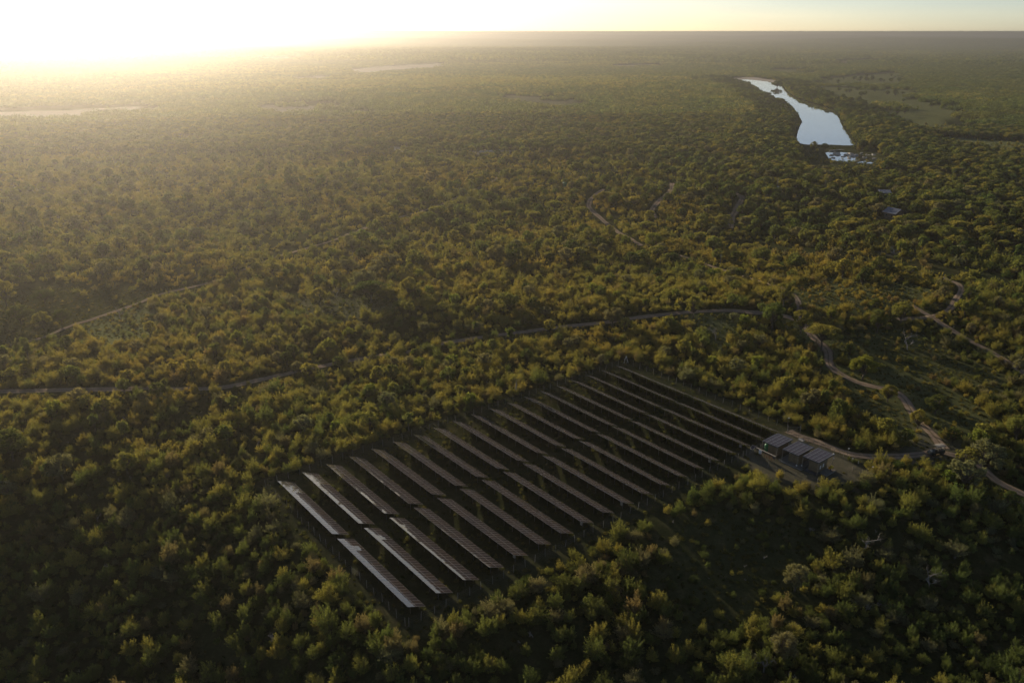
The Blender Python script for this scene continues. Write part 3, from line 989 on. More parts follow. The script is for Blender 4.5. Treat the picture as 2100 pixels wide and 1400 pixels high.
# decks
def deck(label, s0_, s1_, r0_, r1_, z_):
    x_, y_ = W(s0_, r0_)
    t = thing("deck", label, "deck", (x_, y_, h1(x_, y_)), ROW_ANG, "board decks under the huts")
    n_ = int((r1_ - r0_) / .28)
    for i in range(n_):
        w_ = (r1_ - r0_) / n_
        MB().box(((s1_ - s0_) / 2, (i + .5) * w_, z_ - .03 - random.uniform(0, .012)), (s1_ - s0_, w_ - .02, .06)).build("plank", M['deck'], t)
    MB().box(((s1_ - s0_) / 2, (r1_ - r0_) / 2, (z_ - .1) / 2 - .1), (s1_ - s0_ - .2, r1_ - r0_ - .2, z_ + .08)).build("base", M['concrete'], t)
deck("pale board deck under the middle hut", 63.3, 69.6, 99.9, 106.5, .36)
deck("short board deck at the right end of the right-hand hut", 72.9, 74.9, 102.2, 106.2, .42)
x_, y_ = W(69.8, 100.6)
o = MB().box((1.7, 2.1, .2), (3.2, 4.4, .36)).box((1.7, -.12, .12), (3.0, .06, .2)).build("plinth", M['roofsheet'], None, (x_, y_, h1(x_, y_)), ROW_ANG)
tag(o, "dark plinth under the right-hand hut", "plinth")
# green tank between hut and field
x_, y_ = W(58.7, 101.9)
t = thing("water_tank", "green water tank at the left end of the left hut", "water tank", (x_, y_, h1(x_, y_)))
MB().lathe([(.62, 0), (.66, .1), (.66, .5), (.63, .55), (.66, .6), (.66, 1.1), (.63, 1.15), (.66, 1.2), (.66, 1.75), (.5, 2.0), (.25, 2.12)], 18).build("body", M['green'], t)
MB().lathe([(.22, 2.12), (.22, 2.22), (.05, 2.25)], 12).build("lid", M['green'], t)
# rack with small panel, white box and pipes in front of the left hut
x_, y_ = W(57.6, 98.7)
t = thing("meter_rack", "pipe rack with white box and cables in front of the left hut", "rack", (x_, y_, h1(x_, y_)), ROW_ANG - R(3))
MB().box((3.0, 0, 1.72), (5.6, .32, .07)).build("top_shelf", M['canvas'], t)
for xx in (.3, 1.5, 2.7, 3.4, 4.1, 4.8, 5.6):
    MB().tube([(xx, 0, -.2), (xx, 0, 1.70)], .05, 6).build("leg", M['redpipe'] if 2 < xx < 5 else M['steel'], t)
MB().box((1.6, -.25, 1.2), (.75, .3, .9)).build("white_box", M['white'], t)
MB().box((5.5, -.12, 1.35), (.55, .3, .5)).build("grey_box", M['steel'], t)
for zz in (.6, 1.0):
    MB().tube([(2.6, .06, zz), (5.5, .06, zz)], .04, 6).build("pipe", M['redpipe'], t)
x_, y_ = W(57.3, 98.2)
t = thing("small_solar_panel", "small tilted solar panel on a post at the left end of the rack", "solar panel", (x_, y_, h1(x_, y_)), ROW_ANG)
o = link("panel", module_mesh("small_panel", .95, 1.3, .05, .04), t, (-.1, -.2, 1.75))
o.rotation_euler = (R(28), 0, 0)
MB().tube([(0, 0, -.2), (0, 0, 1.6)], .05, 6).build("post", M['steel'], t)
# orange machine by the right hut: tilted drum on a wheeled stand
x_, y_ = W(74.3, 105.0)
t = thing("orange_machine", "small orange-yellow machine with a drum beside the right hut", "machine", (x_, y_, h1(x_, y_) + .42), ROW_ANG + .5)
dr = MB().lathe([(.12, -.42), (.34, -.34), (.42, -.05), (.40, .15), (.26, .42), (.20, .46)], 14)
o = dr.build("drum", M['yellow'], t, (0, 0, .95))
o.rotation_euler = (R(40), 0, R(20))
MB().box((-.5, .1, .55), (.45, .4, .42)).box((-.5, .1, .79), (.3, .3, .08)).build("motor_housing", M['orange'], t)
mb = MB()
for sg in (-1, 1):
    mb.tube([(.5 * sg * .7, -.35, .0), (0.1 * sg, 0, .95)], .035, 6)
mb.tube([(.7, .3, .05), (.1, 0, .8)], .035, 6)
mb.build("stand", M['orange'], t)
for sg in (-1, 1):
    MB().lathe([(.05, -.04), (.16, -.04), (.16, .04), (.05, .04)], 12, (-.2, .35 * sg, .16), 0, 'Y').build("wheel", M['black'], t)

# ------------------------------------------------------------------ open safari vehicle with five people
VX, VY = 104.25, 176.45
VZ = h1(VX, VY) + .08
VANG = math.atan2(-.29, -.957)
car = thing("safari_vehicle", "dark open safari vehicle with a striped canvas canopy on the dirt track", "vehicle", (VX, VY, VZ), VANG)
mb = MB()
mb.box((-.55, 0, .82), (2.7, 1.62, .42))                       # tub
mb.box((-.55, .78, 1.08), (2.6, .06, .18)).box((-.55, -.78, 1.08), (2.6, .06, .18)).box((-1.87, 0, 1.08), (.06, 1.5, .18))
mb.box((1.45, 0, .72), (1.3, 1.45, .36))                       # nose
mb.add([(.8, -.62, 1.12), (2.05, -.56, 1.02), (2.05, .56, 1.02), (.8, .62, 1.12), (.8, -.66, .88), (2.1, -.6, .88), (2.1, .6, .88), (.8, .66, .88)],
       [(0, 1, 2, 3), (4, 7, 6, 5), (0, 4, 5, 1), (1, 5, 6, 2), (2, 6, 7, 3), (3, 7, 4, 0)])
mb.box((.1, 0, .52), (3.9, .9, .16))                           # chassis
body = mb.build("body", M['vgreen'], car)
for sx_ in (1.35, -1.1):
    for sy_ in (-1, 1):
        wh = MB().lathe([(.2, -.13), (.39, -.13), (.42, -.08), (.42, .08), (.39, .13), (.2, .13)], 16, (0, 0, 0), 0, 'Y').build("wheel", M['black'], car, (sx_, .74 * sy_, .42))
        MB().lathe([(.04, -.135), (.2, -.135), (.2, .135), (.04, .135)], 12, (0, 0, 0), 0, 'Y').build("rim", M['steel'], wh)
        fm = MB()
        for a in range(6):
            an = R(10 + a * 32)
            fm.box(None, (.30, .30, .04), mtx=Matrix.Translation((sx_ + .52 * math.cos(an), .76 * sy_, .42 + .50 * math.sin(an))) @ Matrix.Rotation(-an + R(90), 4, 'Y'))
        fm.build("wheel_arch", M['vgreen'], car)
MB().box((2.16, 0, .58), (.12, 1.6, .16)).build("bumper", M['steel'], car)
gl = MB()
for k in range(7):
    gl.box((2.07, -.3 + k * .1, .78), (.05, .035, .24))
gl.build("grille", M['dark'], car)
for sy_ in (-1, 1):
    MB().lathe([(.10, 0), (.10, .05), (.06, .07)], 12, (2.04, .48 * sy_, .8), 0, 'X').build("headlight", M['white'], car)
ws = MB()
ws.tube([(.78, -.7, 1.1), (.66, -.7, 1.5), (.66, .7, 1.5), (.78, .7, 1.1)], .025, 6).build("windscreen_frame", M['black'], car)
MB().tube([(.62, .38, 1.2), (.55, .38, 1.3)], .03, 6).lathe([(.17, -.015), (.2, 0), (.17, .015)], 12, (.55, .38, 1.30), 0, 'X').build("steering_wheel", M['black'], car)
seats = [(.15, .36), (.15, -.36), (-.62, .36), (-.62, -.36), (-1.38, .36), (-1.38, -.36)]
for k, (sx_, sy_) in enumerate(seats):
    zz = 1.06 + .16 * (k // 2)
    MB().box((sx_, sy_, zz), (.48, .62, .14)).box((sx_ - .25, sy_, zz + .30), (.10, .60, .5)).build("seat", M['canvas2'], car)
for sx_ in (.45, -.65, -1.78):
    for sy_ in (-.74, .74):
        MB().tube([(sx_, sy_, 1.05), (sx_, sy_, 2.28)], .025, 6).build("canopy_pole", M['black'], car)
cn = MB()
for k in range(6):
    yb0 = -.84 + k * .28
    z0_, z1_ = 2.30 + .10 * (1 - (yb0 / .84) ** 2), 2.30 + .10 * (1 - ((yb0 + .28) / .84) ** 2)
    cn.add([(-1.95, yb0, z0_), (.62, yb0, z0_), (.62, yb0 + .28, z1_), (-1.95, yb0 + .28, z1_), (-1.95, yb0, z0_ - .03), (.62, yb0, z0_ - .03), (.62, yb0 + .28, z1_ - .03), (-1.95, yb0 + .28, z1_ - .03)],
           [(0, 1, 2, 3), (7, 6, 5, 4), (0, 4, 5, 1), (2, 6, 7, 3), (1, 5, 6, 2), (3, 7, 4, 0)], k % 2)
cn.build("canopy", [M['canvas'], M['canvas2']], car)
MB().box((-1.93, .55, .95), (.05, .12, .16)).box((-1.93, -.55, .95), (.05, .12, .16)).build("tail_light", M['redpipe'], car)
MB().box((2.12, .45, 1.15), (.36, .5, .10)).box((1.93, .45, 1.38), (.08, .5, .42)).build("tracker_seat", M['canvas2'], car)

def seated_person():
    """one continuous seated body grown over a skeleton"""
    J = {'pel': (0, 0, .12, .15), 'sp1': (-.02, 0, .30, .145), 'sp2': (-.03, 0, .48, .165), 'neck': (-.01, 0, .62, .06), 'chin': (.02, 0, .70, .085), 'head': (.015, 0, .80, .105), 'top': (.0, 0, .88, .07),
         'nose': (.125, 0, .775, .018)}
    E_ = [('pel', 'sp1'), ('sp1', 'sp2'), ('sp2', 'neck'), ('neck', 'chin'), ('chin', 'head'), ('head', 'top'), ('head', 'nose')]
    for n_, sg in (('l', 1), ('r', -1)):
        J.update({'sh' + n_: (-.03, .19 * sg, .53, .065), 'el' + n_: (.05, .26 * sg, .28, .048), 'wr' + n_: (.27, .17 * sg, .20, .036), 'ha' + n_: (.35, .13 * sg, .19, .038),
                  'th' + n_: (.36, .11 * sg, .19, .03), 'hi' + n_: (.04, .11 * sg, .11, .10), 'kn' + n_: (.46, .14 * sg, .12, .07), 'an' + n_: (.50, .13 * sg, -.28, .048), 'to' + n_: (.68, .14 * sg, -.32, .042)})
        for q in range(4):
            J['f%d' % q + n_] = (.42 + .01 * (q % 3), (.10 + .022 * q) * sg, .165, .0115)
            E_.append(('ha' + n_, 'f%d' % q + n_))
        J['f4' + n_] = (.37, .075 * sg, .185, .0115)
        E_ += [('ha' + n_, 'f4' + n_), ('sp2', 'sh' + n_), ('sh' + n_, 'el' + n_), ('el' + n_, 'wr' + n_), ('wr' + n_, 'ha' + n_), ('pel', 'hi' + n_), ('hi' + n_, 'kn' + n_), ('kn' + n_, 'an' + n_), ('an' + n_, 'to' + n_)]
        del J['th' + n_]
    ks = list(J)
    me = bpy.data.meshes.new("person_skeleton")
    me.from_pydata([J[k][:3] for k in ks], [(ks.index(a), ks.index(b)) for a, b in E_], [])
    o = bpy.data.objects.new("person_skeleton", me)
    COL.objects.link(o)
    mo = o.modifiers.new("skin", 'SKIN')
    for i, k in enumerate(ks):
        me.skin_vertices[0].data[i].radius = (J[k][3], J[k][3])
    me.skin_vertices[0].data[ks.index('pel')].use_root = True
    o.modifiers.new("sub", 'SUBSURF').levels = 1
    dg = bpy.context.evaluated_depsgraph_get()
    out_ = bpy.data.meshes.new_from_object(o.evaluated_get(dg))
    bpy.data.objects.remove(o)
    return out_
PM = seated_person()
def person(label, loc, rz, shirt, trouser):
    me = PM.copy()
    me.materials.clear()
    for q in (shirt, trouser, M['skin'], M['hair']):
        me.materials.append(q)
    idx = []
    for f_ in me.polygons:
        c_ = f_.center
        if c_.z > .84 or (c_.z > .72 and c_.x < -.03): idx.append(3)
        elif c_.z > .60: idx.append(2)
        elif c_.x > .22 and .15 < c_.z < .25 and abs(c_.y) < .2: idx.append(2)
        elif c_.z < .20 : idx.append(1)
        else: idx.append(0)
    me.polygons.foreach_set("material_index", idx)
    o = link("person", me, None, loc, rz)
    tag(o, label, "person", "people riding in the safari vehicle")
def on_car(x_, y_, z_):
    c_, s_ = math.cos(VANG), math.sin(VANG)
    return VX + c_ * x_ - s_ * y_, VY + s_ * x_ + c_ * y_, VZ + z_
person("person in pale clothes on the front tracker seat of the vehicle", on_car(2.08, .45, 1.17), VANG, M['shirt'], M['khaki'])
person("person in khaki at the steering wheel of the vehicle", on_car(.13, .36, 1.11), VANG, M['khaki'], M['trouser'])
person("person in a pale top in the middle seats of the vehicle", on_car(-.62, -.36, 1.27), VANG, M['shirt'], M['trouser'])
person("person in khaki in the middle seats of the vehicle", on_car(-.62, .36, 1.27), VANG + .3, M['khaki'], M['trouser'])
person("person in a pale top in the rear seats of the vehicle", on_car(-1.38, .36, 1.43), VANG, M['shirt'], M['khaki'])

# ------------------------------------------------------------------ camp buildings beyond the bush
def gable_house(label, px, py, L, Wd, h_, rise, rz):
    x_, y_, z_ = G(px, py)
    t = thing("house", label, "house", (x_, y_, z_), rz, "camp buildings among the trees")
    mb = MB()
    a, b = L / 2 - .5, Wd / 2 - .5
    mb.add([(-a, -b, -.4), (a, -b, -.4), (a, b, -.4), (-a, b, -.4), (-a, -b, h_), (a, -b, h_), (a, b, h_), (-a, b, h_), (-a, 0, h_ + rise * .86), (a, 0, h_ + rise * .86)],
           [(0, 1, 5, 4), (2, 3, 7, 6), (1, 2, 6, 9, 5), (3, 0, 4, 8, 7)])
    mb.build("wall", M['brick'], t)
    rf = MB()
    A, B = L / 2 + .3, Wd / 2 + .3
    e = h_ - .25
    n_ = 24
    for sg in (-1, 1):
        for i in range(n_):
            x0_, x1_ = -A + 2 * A * i / n_, -A + 2 * A * (i + 1) / n_
            dz = .03 if i % 2 else 0
            rf.add([(x0_, sg * B, e + dz), (x1_, sg * B, e + dz), (x1_, 0, h_ + rise + dz), (x0_, 0, h_ + rise + dz),
                    (x0_, sg * B, e - .06), (x1_, sg * B, e - .06), (x1_, 0, h_ + rise - .06), (x0_, 0, h_ + rise - .06)],
                   [(0, 1, 2, 3), (7, 6, 5, 4), (0, 4, 5, 1), (1, 5, 6, 2), (3, 7, 4, 0)])
    rf.build("roof", M['bluegrey'], t)
    MB().box((a + .02, 0, 1.0), (.08, 1.0, 2.0)).build("door", M['dark'], t)
    for yy in (-b * .6, b * .6):
        w_ = MB().box((a + .02, yy, 1.6), (.08, 1.0, 1.1)).build("window", M['wood'], t)
        MB().box((a + .07, yy, 1.6), (.03, .84, .94)).build("pane", M['window'], w_)
    for xx in (-a * .5, a * .5):
        w_ = MB().box((xx, -b - .02, 1.6), (1.2, .08, 1.1)).build("window", M['wood'], t)
        MB().box((xx, -b - .07, 1.6), (1.04, .03, .94)).build("pane", M['window'], w_)
gable_house("house with a blue-grey gabled metal roof among dark trees at right", 1832, 446, 8.5, 9.0, 3.4, 2.2, R(-62))
def flat_house(label, px, py, L, Wd, h_, rz):
    x_, y_, z_ = G(px, py)
    t = thing("house", label, "house", (x_, y_, z_), rz, "camp buildings among the trees")
    MB().box((0, 0, h_ / 2 - .2), (L - .8, Wd - .8, h_ + .3)).build("wall", M['brick'], t)
    rf = MB()
    n_ = 20
    for i in range(n_):
        dz = .03 if i % 2 else 0
        x0_, x1_ = -L / 2 + L * i / n_, -L / 2 + L * (i + 1) / n_
        rf.add([(x0_, -Wd / 2, h_ + dz), (x1_, -Wd / 2, h_ + dz), (x1_, Wd / 2, h_ + 1.1 + dz), (x0_, Wd / 2, h_ + 1.1 + dz),
                (x0_, -Wd / 2, h_ - .08), (x1_, -Wd / 2, h_ - .08), (x1_, Wd / 2, h_ + 1.0), (x0_, Wd / 2, h_ + 1.0)],
               [(0, 1, 2, 3), (7, 6, 5, 4), (0, 4, 5, 1), (2, 6, 7, 3), (1, 5, 6, 2), (3, 7, 4, 0)])
    rf.build("roof", M['bluegrey'], t)
    for xx in (-L * .25, L * .25):
        w_ = MB().box((xx, -Wd / 2 + .36, 1.5), (1.1, .08, 1.0)).build("window", M['wood'], t)
        MB().box((xx, -Wd / 2 + .31, 1.5), (.94, .03, .84)).build("pane", M['window'], w_)
flat_house("building with a pale flat metal roof behind the gabled house", 1813, 404, 7.5, 6.5, 3.2, R(-12))
flat_house("small dim blue-roofed building in the woods, nearer of two at the far right", 1915, 416, 7.0, 5.5, 2.8, R(10))
flat_house("small dim blue-roofed building in the woods, farther of two at the far right", 1937, 399, 7.0, 5.5, 2.8, R(-8))
def mast(label, px, py, h_, box):
    x_, y_, z_ = G(px, py)
    t = thing("mast", label, "mast", (x_, y_, z_))
    MB().tube([(0, 0, -.3), (0, 0, h_)], [.16, .11], 8).build("pole", M['post'], t)
    MB().box((0, 0, h_ - .5), (1.4, .12, .12)).build("crossbar", M['post'], t)
    if box:
        MB().box((.6, 0, 2.2), (1.4, 1.0, 2.2)).build("cabinet", M['white'], t)
mast("pale mast with a white cabinet at its foot in the woods", 1593, 392, 8.5, True)
mast("thin mast right of the one with the cabinet", 1690, 392, 7.5, False)
mast("wooden pole on the crest of the golden rise", 1477, 541, 4.5, False)
x_, y_, z_ = G(1158, 382)
t = thing("green_tank", "small green tank beside a tree at the end of the faint track", "water tank", (x_, y_, z_))
MB().lathe([(1.5, 0), (1.6, .2), (1.6, 2.3), (1.2, 2.8), (.4, 3.0)], 16).build("body", M['green'], t)
MB().lathe([(.3, 3.0), (.3, 3.15), (.1, 3.2)], 10).build("lid", M['green'], t)

# weir and boulders in the river
a_, b_ = np.array(at_z(1708, 308.6, RIV_Z)), np.array(at_z(1782, 305.5, RIV_Z))
L = float(np.linalg.norm(b_ - a_)); an = math.atan2(*(b_ - a_)[::-1])
t = thing("weir", "low concrete weir across the near end of the river", "weir", ((a_[0] + b_[0]) / 2, (a_[1] + b_[1]) / 2, RIV_Z), an)
MB().box((0, 0, -.6), (L + 8, 1.6, 1.9)).build("wall", M['concrete'], t)
MB().box((0, -1.3, -1.0), (L + 4, 1.6, 1.0)).build("apron", M['concrete'], t)
def rock_mesh(seed):
    rg = np.random.default_rng(seed)
    bm = bmesh.new()
    bmesh.ops.create_icosphere(bm, subdivisions=2, radius=1)
    for v in bm.verts:
        k = 1 + .22 * math.sin(v.co.x * 3 + seed) * math.cos(v.co.y * 4 + seed * 2) + rg.normal() * .06
        v.co = Vector((v.co.x * 1.3, v.co.y, v.co.z * .6)) * k
    me = bpy.data.meshes.new("boulder")
    bm.to_mesh(me); bm.free()
    me.materials.append(M['rock'])
    return me
ROCKS = [rock_mesh(i) for i in range(4)]
for i in range(26):
    f_ = rng.random(2)
    px, py = 1700 + 95 * f_[0], 313 + 13 * f_[1]
    x_, y_ = at_z(px, py, POOL_Z)
    o = link("boulder", ROCKS[i % 4], None, (x_, y_, POOL_Z + .1), rng.random() * 6)
    k_ = rng.uniform(.7, 2.4)
    o.scale = (k_ * 1.3, k_, k_)
    tag(o, "grey boulder in the rocky shallows below the weir", "boulder", "boulders below the weir")
for i in range(13):
    px = 985 + 60 * (i / 12) + rng.normal() * 2
    x_, y_, z_ = G(px, 312.5 + rng.normal() * .8)
    o = link("boulder", ROCKS[i % 4], None, (x_, y_, z_ + .4), rng.random() * 6)
    k_ = rng.uniform(.8, 1.7)
    o.scale = (k_ * 1.5, k_, k_ * 1.4)
    tag(o, "pale boulder in the row at the far edge of the bright bush", "boulder", "row of pale boulders in the far bush")
# ------------------------------------------------------------------ plants: crowns of many small leaf blades on real stems
def leaves_on(rg, cen, rad, n, size, up=.25, shell=.55):
    """n leaf blades spread through an ellipsoid, thicker towards its skin"""
    d = rg.normal(size=(n, 3)); d /= np.linalg.norm(d, axis=1)[:, None]
    k = 1 - shell * rg.random(n) ** 1.7
    wob = 1 + .22 * np.sin(d[:, 0] * 5 + cen[0] * 3) * np.sin(d[:, 1] * 6 + cen[1] * 2 + d[:, 2] * 4)
    p_ = np.asarray(cen) + d * (k * wob)[:, None] * np.asarray(rad)
    nrm = d * .55 + rg.normal(size=(n, 3)) * .75 + np.array([0, 0, up])
    nrm /= np.linalg.norm(nrm, axis=1)[:, None]
    t = np.cross(nrm, rg.normal(size=(n, 3))); t /= np.linalg.norm(t, axis=1)[:, None] + 1e-9
    b = np.cross(nrm, t)
    s_ = size * (.6 + .9 * rg.random(n))[:, None]
    l_ = s_ * (.45 + .3 * rg.random(n))[:, None]
    v = np.stack([p_ - t * s_ * .55, p_ - b * l_ * .5, p_ + t * s_ * .55, p_ + b * l_ * .5 + nrm * s_ * .12], 1)
    return v.reshape(-1, 3)
def stems(mb, rg, pts, base_r, mi):
    for q in pts:
        q = np.asarray(q)
        mid = q * np.array([.45, .45, .5]) + rg.normal(size=3) * .12
        mb.tube([(rg.normal() * .08, rg.normal() * .08, -.25), mid, q], [base_r, base_r * .65, base_r * .25], 5, mi, False)
def quads_of(v, off=0):
    return np.arange(len(v)).reshape(-1, 4) + off
def crown_mesh(name, v, mat_, rg, tone=None):
    q = quads_of(v)
    return np_mesh(name, v, q, [mat_], tone=rg.random(len(q)) if tone is None else tone)
def joined(name, v, mat_, mb, mat2, rg, tone=None):
    q = quads_of(v)
    tv = np.array(mb.v); tf = np.array([f_ for f_ in mb.f if len(f_) == 4])
    V_ = np.concatenate([v, tv]); Q = np.concatenate([q, tf + len(v)])
    mi = np.concatenate([np.zeros(len(q)), np.ones(len(tf))])
    tn = np.concatenate([rg.random(len(q)) if tone is None else tone, np.zeros(len(tf))])
    return np_mesh(name, V_, Q, [mat_, mat2], mi, tn)

def shoot_leaves(rg, p0, p1, n, size, rad_):
    """leaf blades along the outer half of one leafy shoot, thinning to its tip"""
    t = .35 + .65 * rg.random(n) ** .8
    bend = np.array([rg.normal() * .12, rg.normal() * .12, .10])
    c_ = p0 + (p1 - p0) * t[:, None] + bend * (t * (1 - t) * 4)[:, None]
    p_ = c_ + rg.normal(size=(n, 3)) * (rad_ * (1.25 - t))[:, None]
    nrm = rg.normal(size=(n, 3)) + np.array([0, 0, .35])
    nrm /= np.linalg.norm(nrm, axis=1)[:, None]
    tt = np.cross(nrm, rg.normal(size=(n, 3))); tt /= np.linalg.norm(tt, axis=1)[:, None] + 1e-9
    b = np.cross(nrm, tt)
    s_ = size * (.6 + .9 * rg.random(n))[:, None]
    l_ = s_ * (.45 + .3 * rg.random(n))[:, None]
    return np.stack([p_ - tt * s_ * .55, p_ - b * l_ * .5, p_ + tt * s_ * .55, p_ + b * l_ * .5 + nrm * s_ * .12], 1).reshape(-1, 3)
def bush_parts(seed, H=3.6, Rb=2.1, nl=60, n_leaf=4200, size=.17, spiky=.5):
    rg = np.random.default_rng(seed)
    mb = MB()
    V_, tips = [], []
    lop = rg.normal(size=2) * .25
    for i in range(nl):
        a = i * 2.39996 + rg.normal() * .35
        el = math.asin(.12 + .86 * rg.random())
        k = (.72 + .40 * rg.random()) * (1 + .16 * math.sin(2 * a + seed) + .12 * math.sin(3 * a + 2 * seed))
        d = np.array([math.cos(el) * math.cos(a) * Rb, math.cos(el) * math.sin(a) * Rb, (.18 + .82 * math.sin(el)) * H]) * k
        d[:2] += lop * d[2] / H
        d[2] += spiky * .35 * rg.random()
        p0 = np.array([d[0] * .25, d[1] * .25, d[2] * .12])
        V_.append(shoot_leaves(rg, p0, d, n_leaf // nl, size, .16 + .08 * rg.random()))
        if i % 3 == 0:
            tips.append(d * .9)
    V_.append(leaves_on(rg, (0, 0, H * .34), (Rb * .7, Rb * .7, H * .28), n_leaf // 7, size * 1.2, .2, .9))
    stems(mb, rg, tips, .05, 0)
    return np.concatenate(V_), mb, rg
def tree_parts(seed, shape, n_leaf=7000, size=.24):
    """a tree about 8 m high; shape: round, umbrella, feathery, tall"""
    rg = np.random.default_rng(seed)
    mb = MB()
    V_ = []
    H = 8.0
    fork = {'round': 2.2, 'umbrella': 3.6, 'feathery': 2.6, 'tall': 3.4}[shape]
    lean = rg.normal(size=2) * .25
    top = np.array([lean[0], lean[1], fork])
    mb.tube([(0, 0, -.4), (lean[0] * .3, lean[1] * .3, fork * .5), top], [.30, .22, .19], 7, 0, False)
    nl = {'round': 46, 'umbrella': 38, 'feathery': 54, 'tall': 34}[shape]
    for i in range(nl):
        a = 2 * math.pi * (i * .618 + rg.random() * .2)
        if shape == 'round':
            ph = math.acos(1 - 1.35 * rg.random()); k = (.55 + .45 * rg.random())
            c_ = np.array([3.3 * math.sin(ph) * math.cos(a), 3.3 * math.sin(ph) * math.sin(a), 4.4 + 2.7 * math.cos(ph)]) * np.array([k, k, 1])
            s_ = .5 + .5 * rg.random(); sz = (s_, s_, s_ * .85)
        elif shape == 'umbrella':
            k = math.sqrt(rg.random())
            c_ = np.array([3.9 * k * math.cos(a), 3.9 * k * math.sin(a), 6.9 - 1.2 * k * k + rg.normal() * .2])
            s_ = .65 + .5 * rg.random(); sz = (s_ * 1.15, s_ * 1.15, s_ * .5)
        elif shape == 'feathery':
            ph = math.acos(1 - 1.5 * rg.random()); k = .4 + .6 * rg.random()
            c_ = np.array([4.0 * k * math.sin(ph) * math.cos(a), 4.0 * k * math.sin(ph) * math.sin(a), 4.6 + 2.9 * math.cos(ph) * (.5 + .5 * k)])
            s_ = .35 + .45 * rg.random(); sz = (s_ * 1.2, s_ * 1.2, s_ * .7)
        else:
            c_ = np.array([1.9 * math.cos(a) * rg.random(), 1.9 * math.sin(a) * rg.random(), 3.9 + 3.8 * rg.random()])
            s_ = .5 + .45 * rg.random(); sz = (s_, s_, s_ * .9)
        V_.append(leaves_on(rg, c_, sz, n_leaf // nl, size, .3, .6))
        mid = (top + c_) * .5 + np.array([0, 0, -.25]) + rg.normal(size=3) * .15
        mb.tube([top - np.array([0, 0, rg.random() * .8]), mid, c_], [.12, .075, .03], 5, 0, False)
    return np.concatenate(V_), mb, rg
def dead_parts(seed, H=7.0, spread=1.0):
    rg = np.random.default_rng(seed)
    mb = MB()
    def grow_(p0, d, L, r0, dep):
        d = d / np.linalg.norm(d)
        p1 = p0 + d * L * .5 + rg.normal(size=3) * .06 * L
        p2 = p1 + (d + rg.normal(size=3) * .28) * L * .5
        mb.tube([p0, p1, p2], [r0, r0 * .8, r0 * .6], 5 if dep < 2 else 4, 0, False)
        if dep >= 4:
            return
        for _ in range(3 if dep < 2 else 2):
            nd_ = d * .7 + rg.normal(size=3) * .62 * spread + np.array([0, 0, .18])
            grow_(p2 if rg.random() < .6 else p1, nd_, L * (.52 + .22 * rg.random()), r0 * .55, dep + 1)
    grow_(np.array([0, 0, -.3]), np.array([.06, .03, 1.0]), H * .42, .17, 0)
    return mb

NEAR_MAT = ['leaf_gold', 'leaf_gold', 'leaf_olive', 'leaf_olive', 'leaf_gold', 'leaf_green', 'leaf_olive', 'leaf_green', 'leaf_dark', 'leaf_grey', 'leaf_dry']
BUSH = []       # (crown mesh, stem mesh, joined mesh)
proto_near = bpy.data.collections.new("near_bush_kinds")
proto_mid = bpy.data.collections.new("mid_bush_kinds")
proto_tree = bpy.data.collections.new("tree_kinds")
proto_far = bpy.data.collections.new("far_patch_kinds")
proto_vfar = bpy.data.collections.new("distant_patch_kinds")
proto_grass = bpy.data.collections.new("grass_kinds")
def proto(coll, name, me):
    o = bpy.data.objects.new(name, me)
    coll.objects.link(o)
    return o
for i, mk in enumerate(NEAR_MAT):
    v, mb, rg = bush_parts(100 + i, 3.2 + .25 * (i % 4), 1.9 + .12 * (i % 5), 84 + 8 * (i % 5), 4800, .135, .3 + .2 * (i % 4))
    cm = crown_mesh("bush_crown_%d" % i, v, M[mk], rg)
    sm = mb.mesh("bush_stem_%d" % i, M['bark'])
    BUSH.append((cm, sm))
    proto(proto_near, "n%02d" % i, joined("near_bush_%d" % i, v, M[mk], mb, M['bark'], rg))
    v, mb, rg = bush_parts(200 + i, 3.4 + .25 * (i % 4), 2.0 + .12 * (i % 5), 34, 800, .34, .4)
    proto(proto_mid, "m%02d" % i, joined("mid_bush_%d" % i, v, M[mk], mb, M['bark'], rg))
twig = dead_parts(21, 3.0, 1.5)
proto(proto_near, "n11", twig.mesh("bare_shrub_near", M['deadwood']))
proto(proto_mid, "m11", twig.mesh("bare_shrub_mid", M['deadwood']))
BUSH.append(None)
TREE_KINDS = [('round', 'leaf_green'), ('round', 'leaf_dark'), ('round', 'leaf_olive'), ('umbrella', 'leaf_dark'), ('umbrella', 'leaf_olive'),
              ('feathery', 'leaf_grey'), ('feathery', 'leaf_olive'), ('tall', 'leaf_green'), ('round', 'leaf_grey'), ('round', 'leaf_lime')]
TREES = []
for i, (sh, mk) in enumerate(TREE_KINDS):
    v, mb, rg = tree_parts(300 + i, sh, 8200, .24)
    TREES.append((crown_mesh("tree_crown_%d" % i, v, M[mk], rg), mb.mesh("tree_trunk_%d" % i, M['bark'])))
    v, mb, rg = tree_parts(400 + i, sh, 1500, .52)
    proto(proto_tree, "t%02d" % i, joined("mid_tree_%d" % i, v, M[mk], mb, M['bark'], rg))

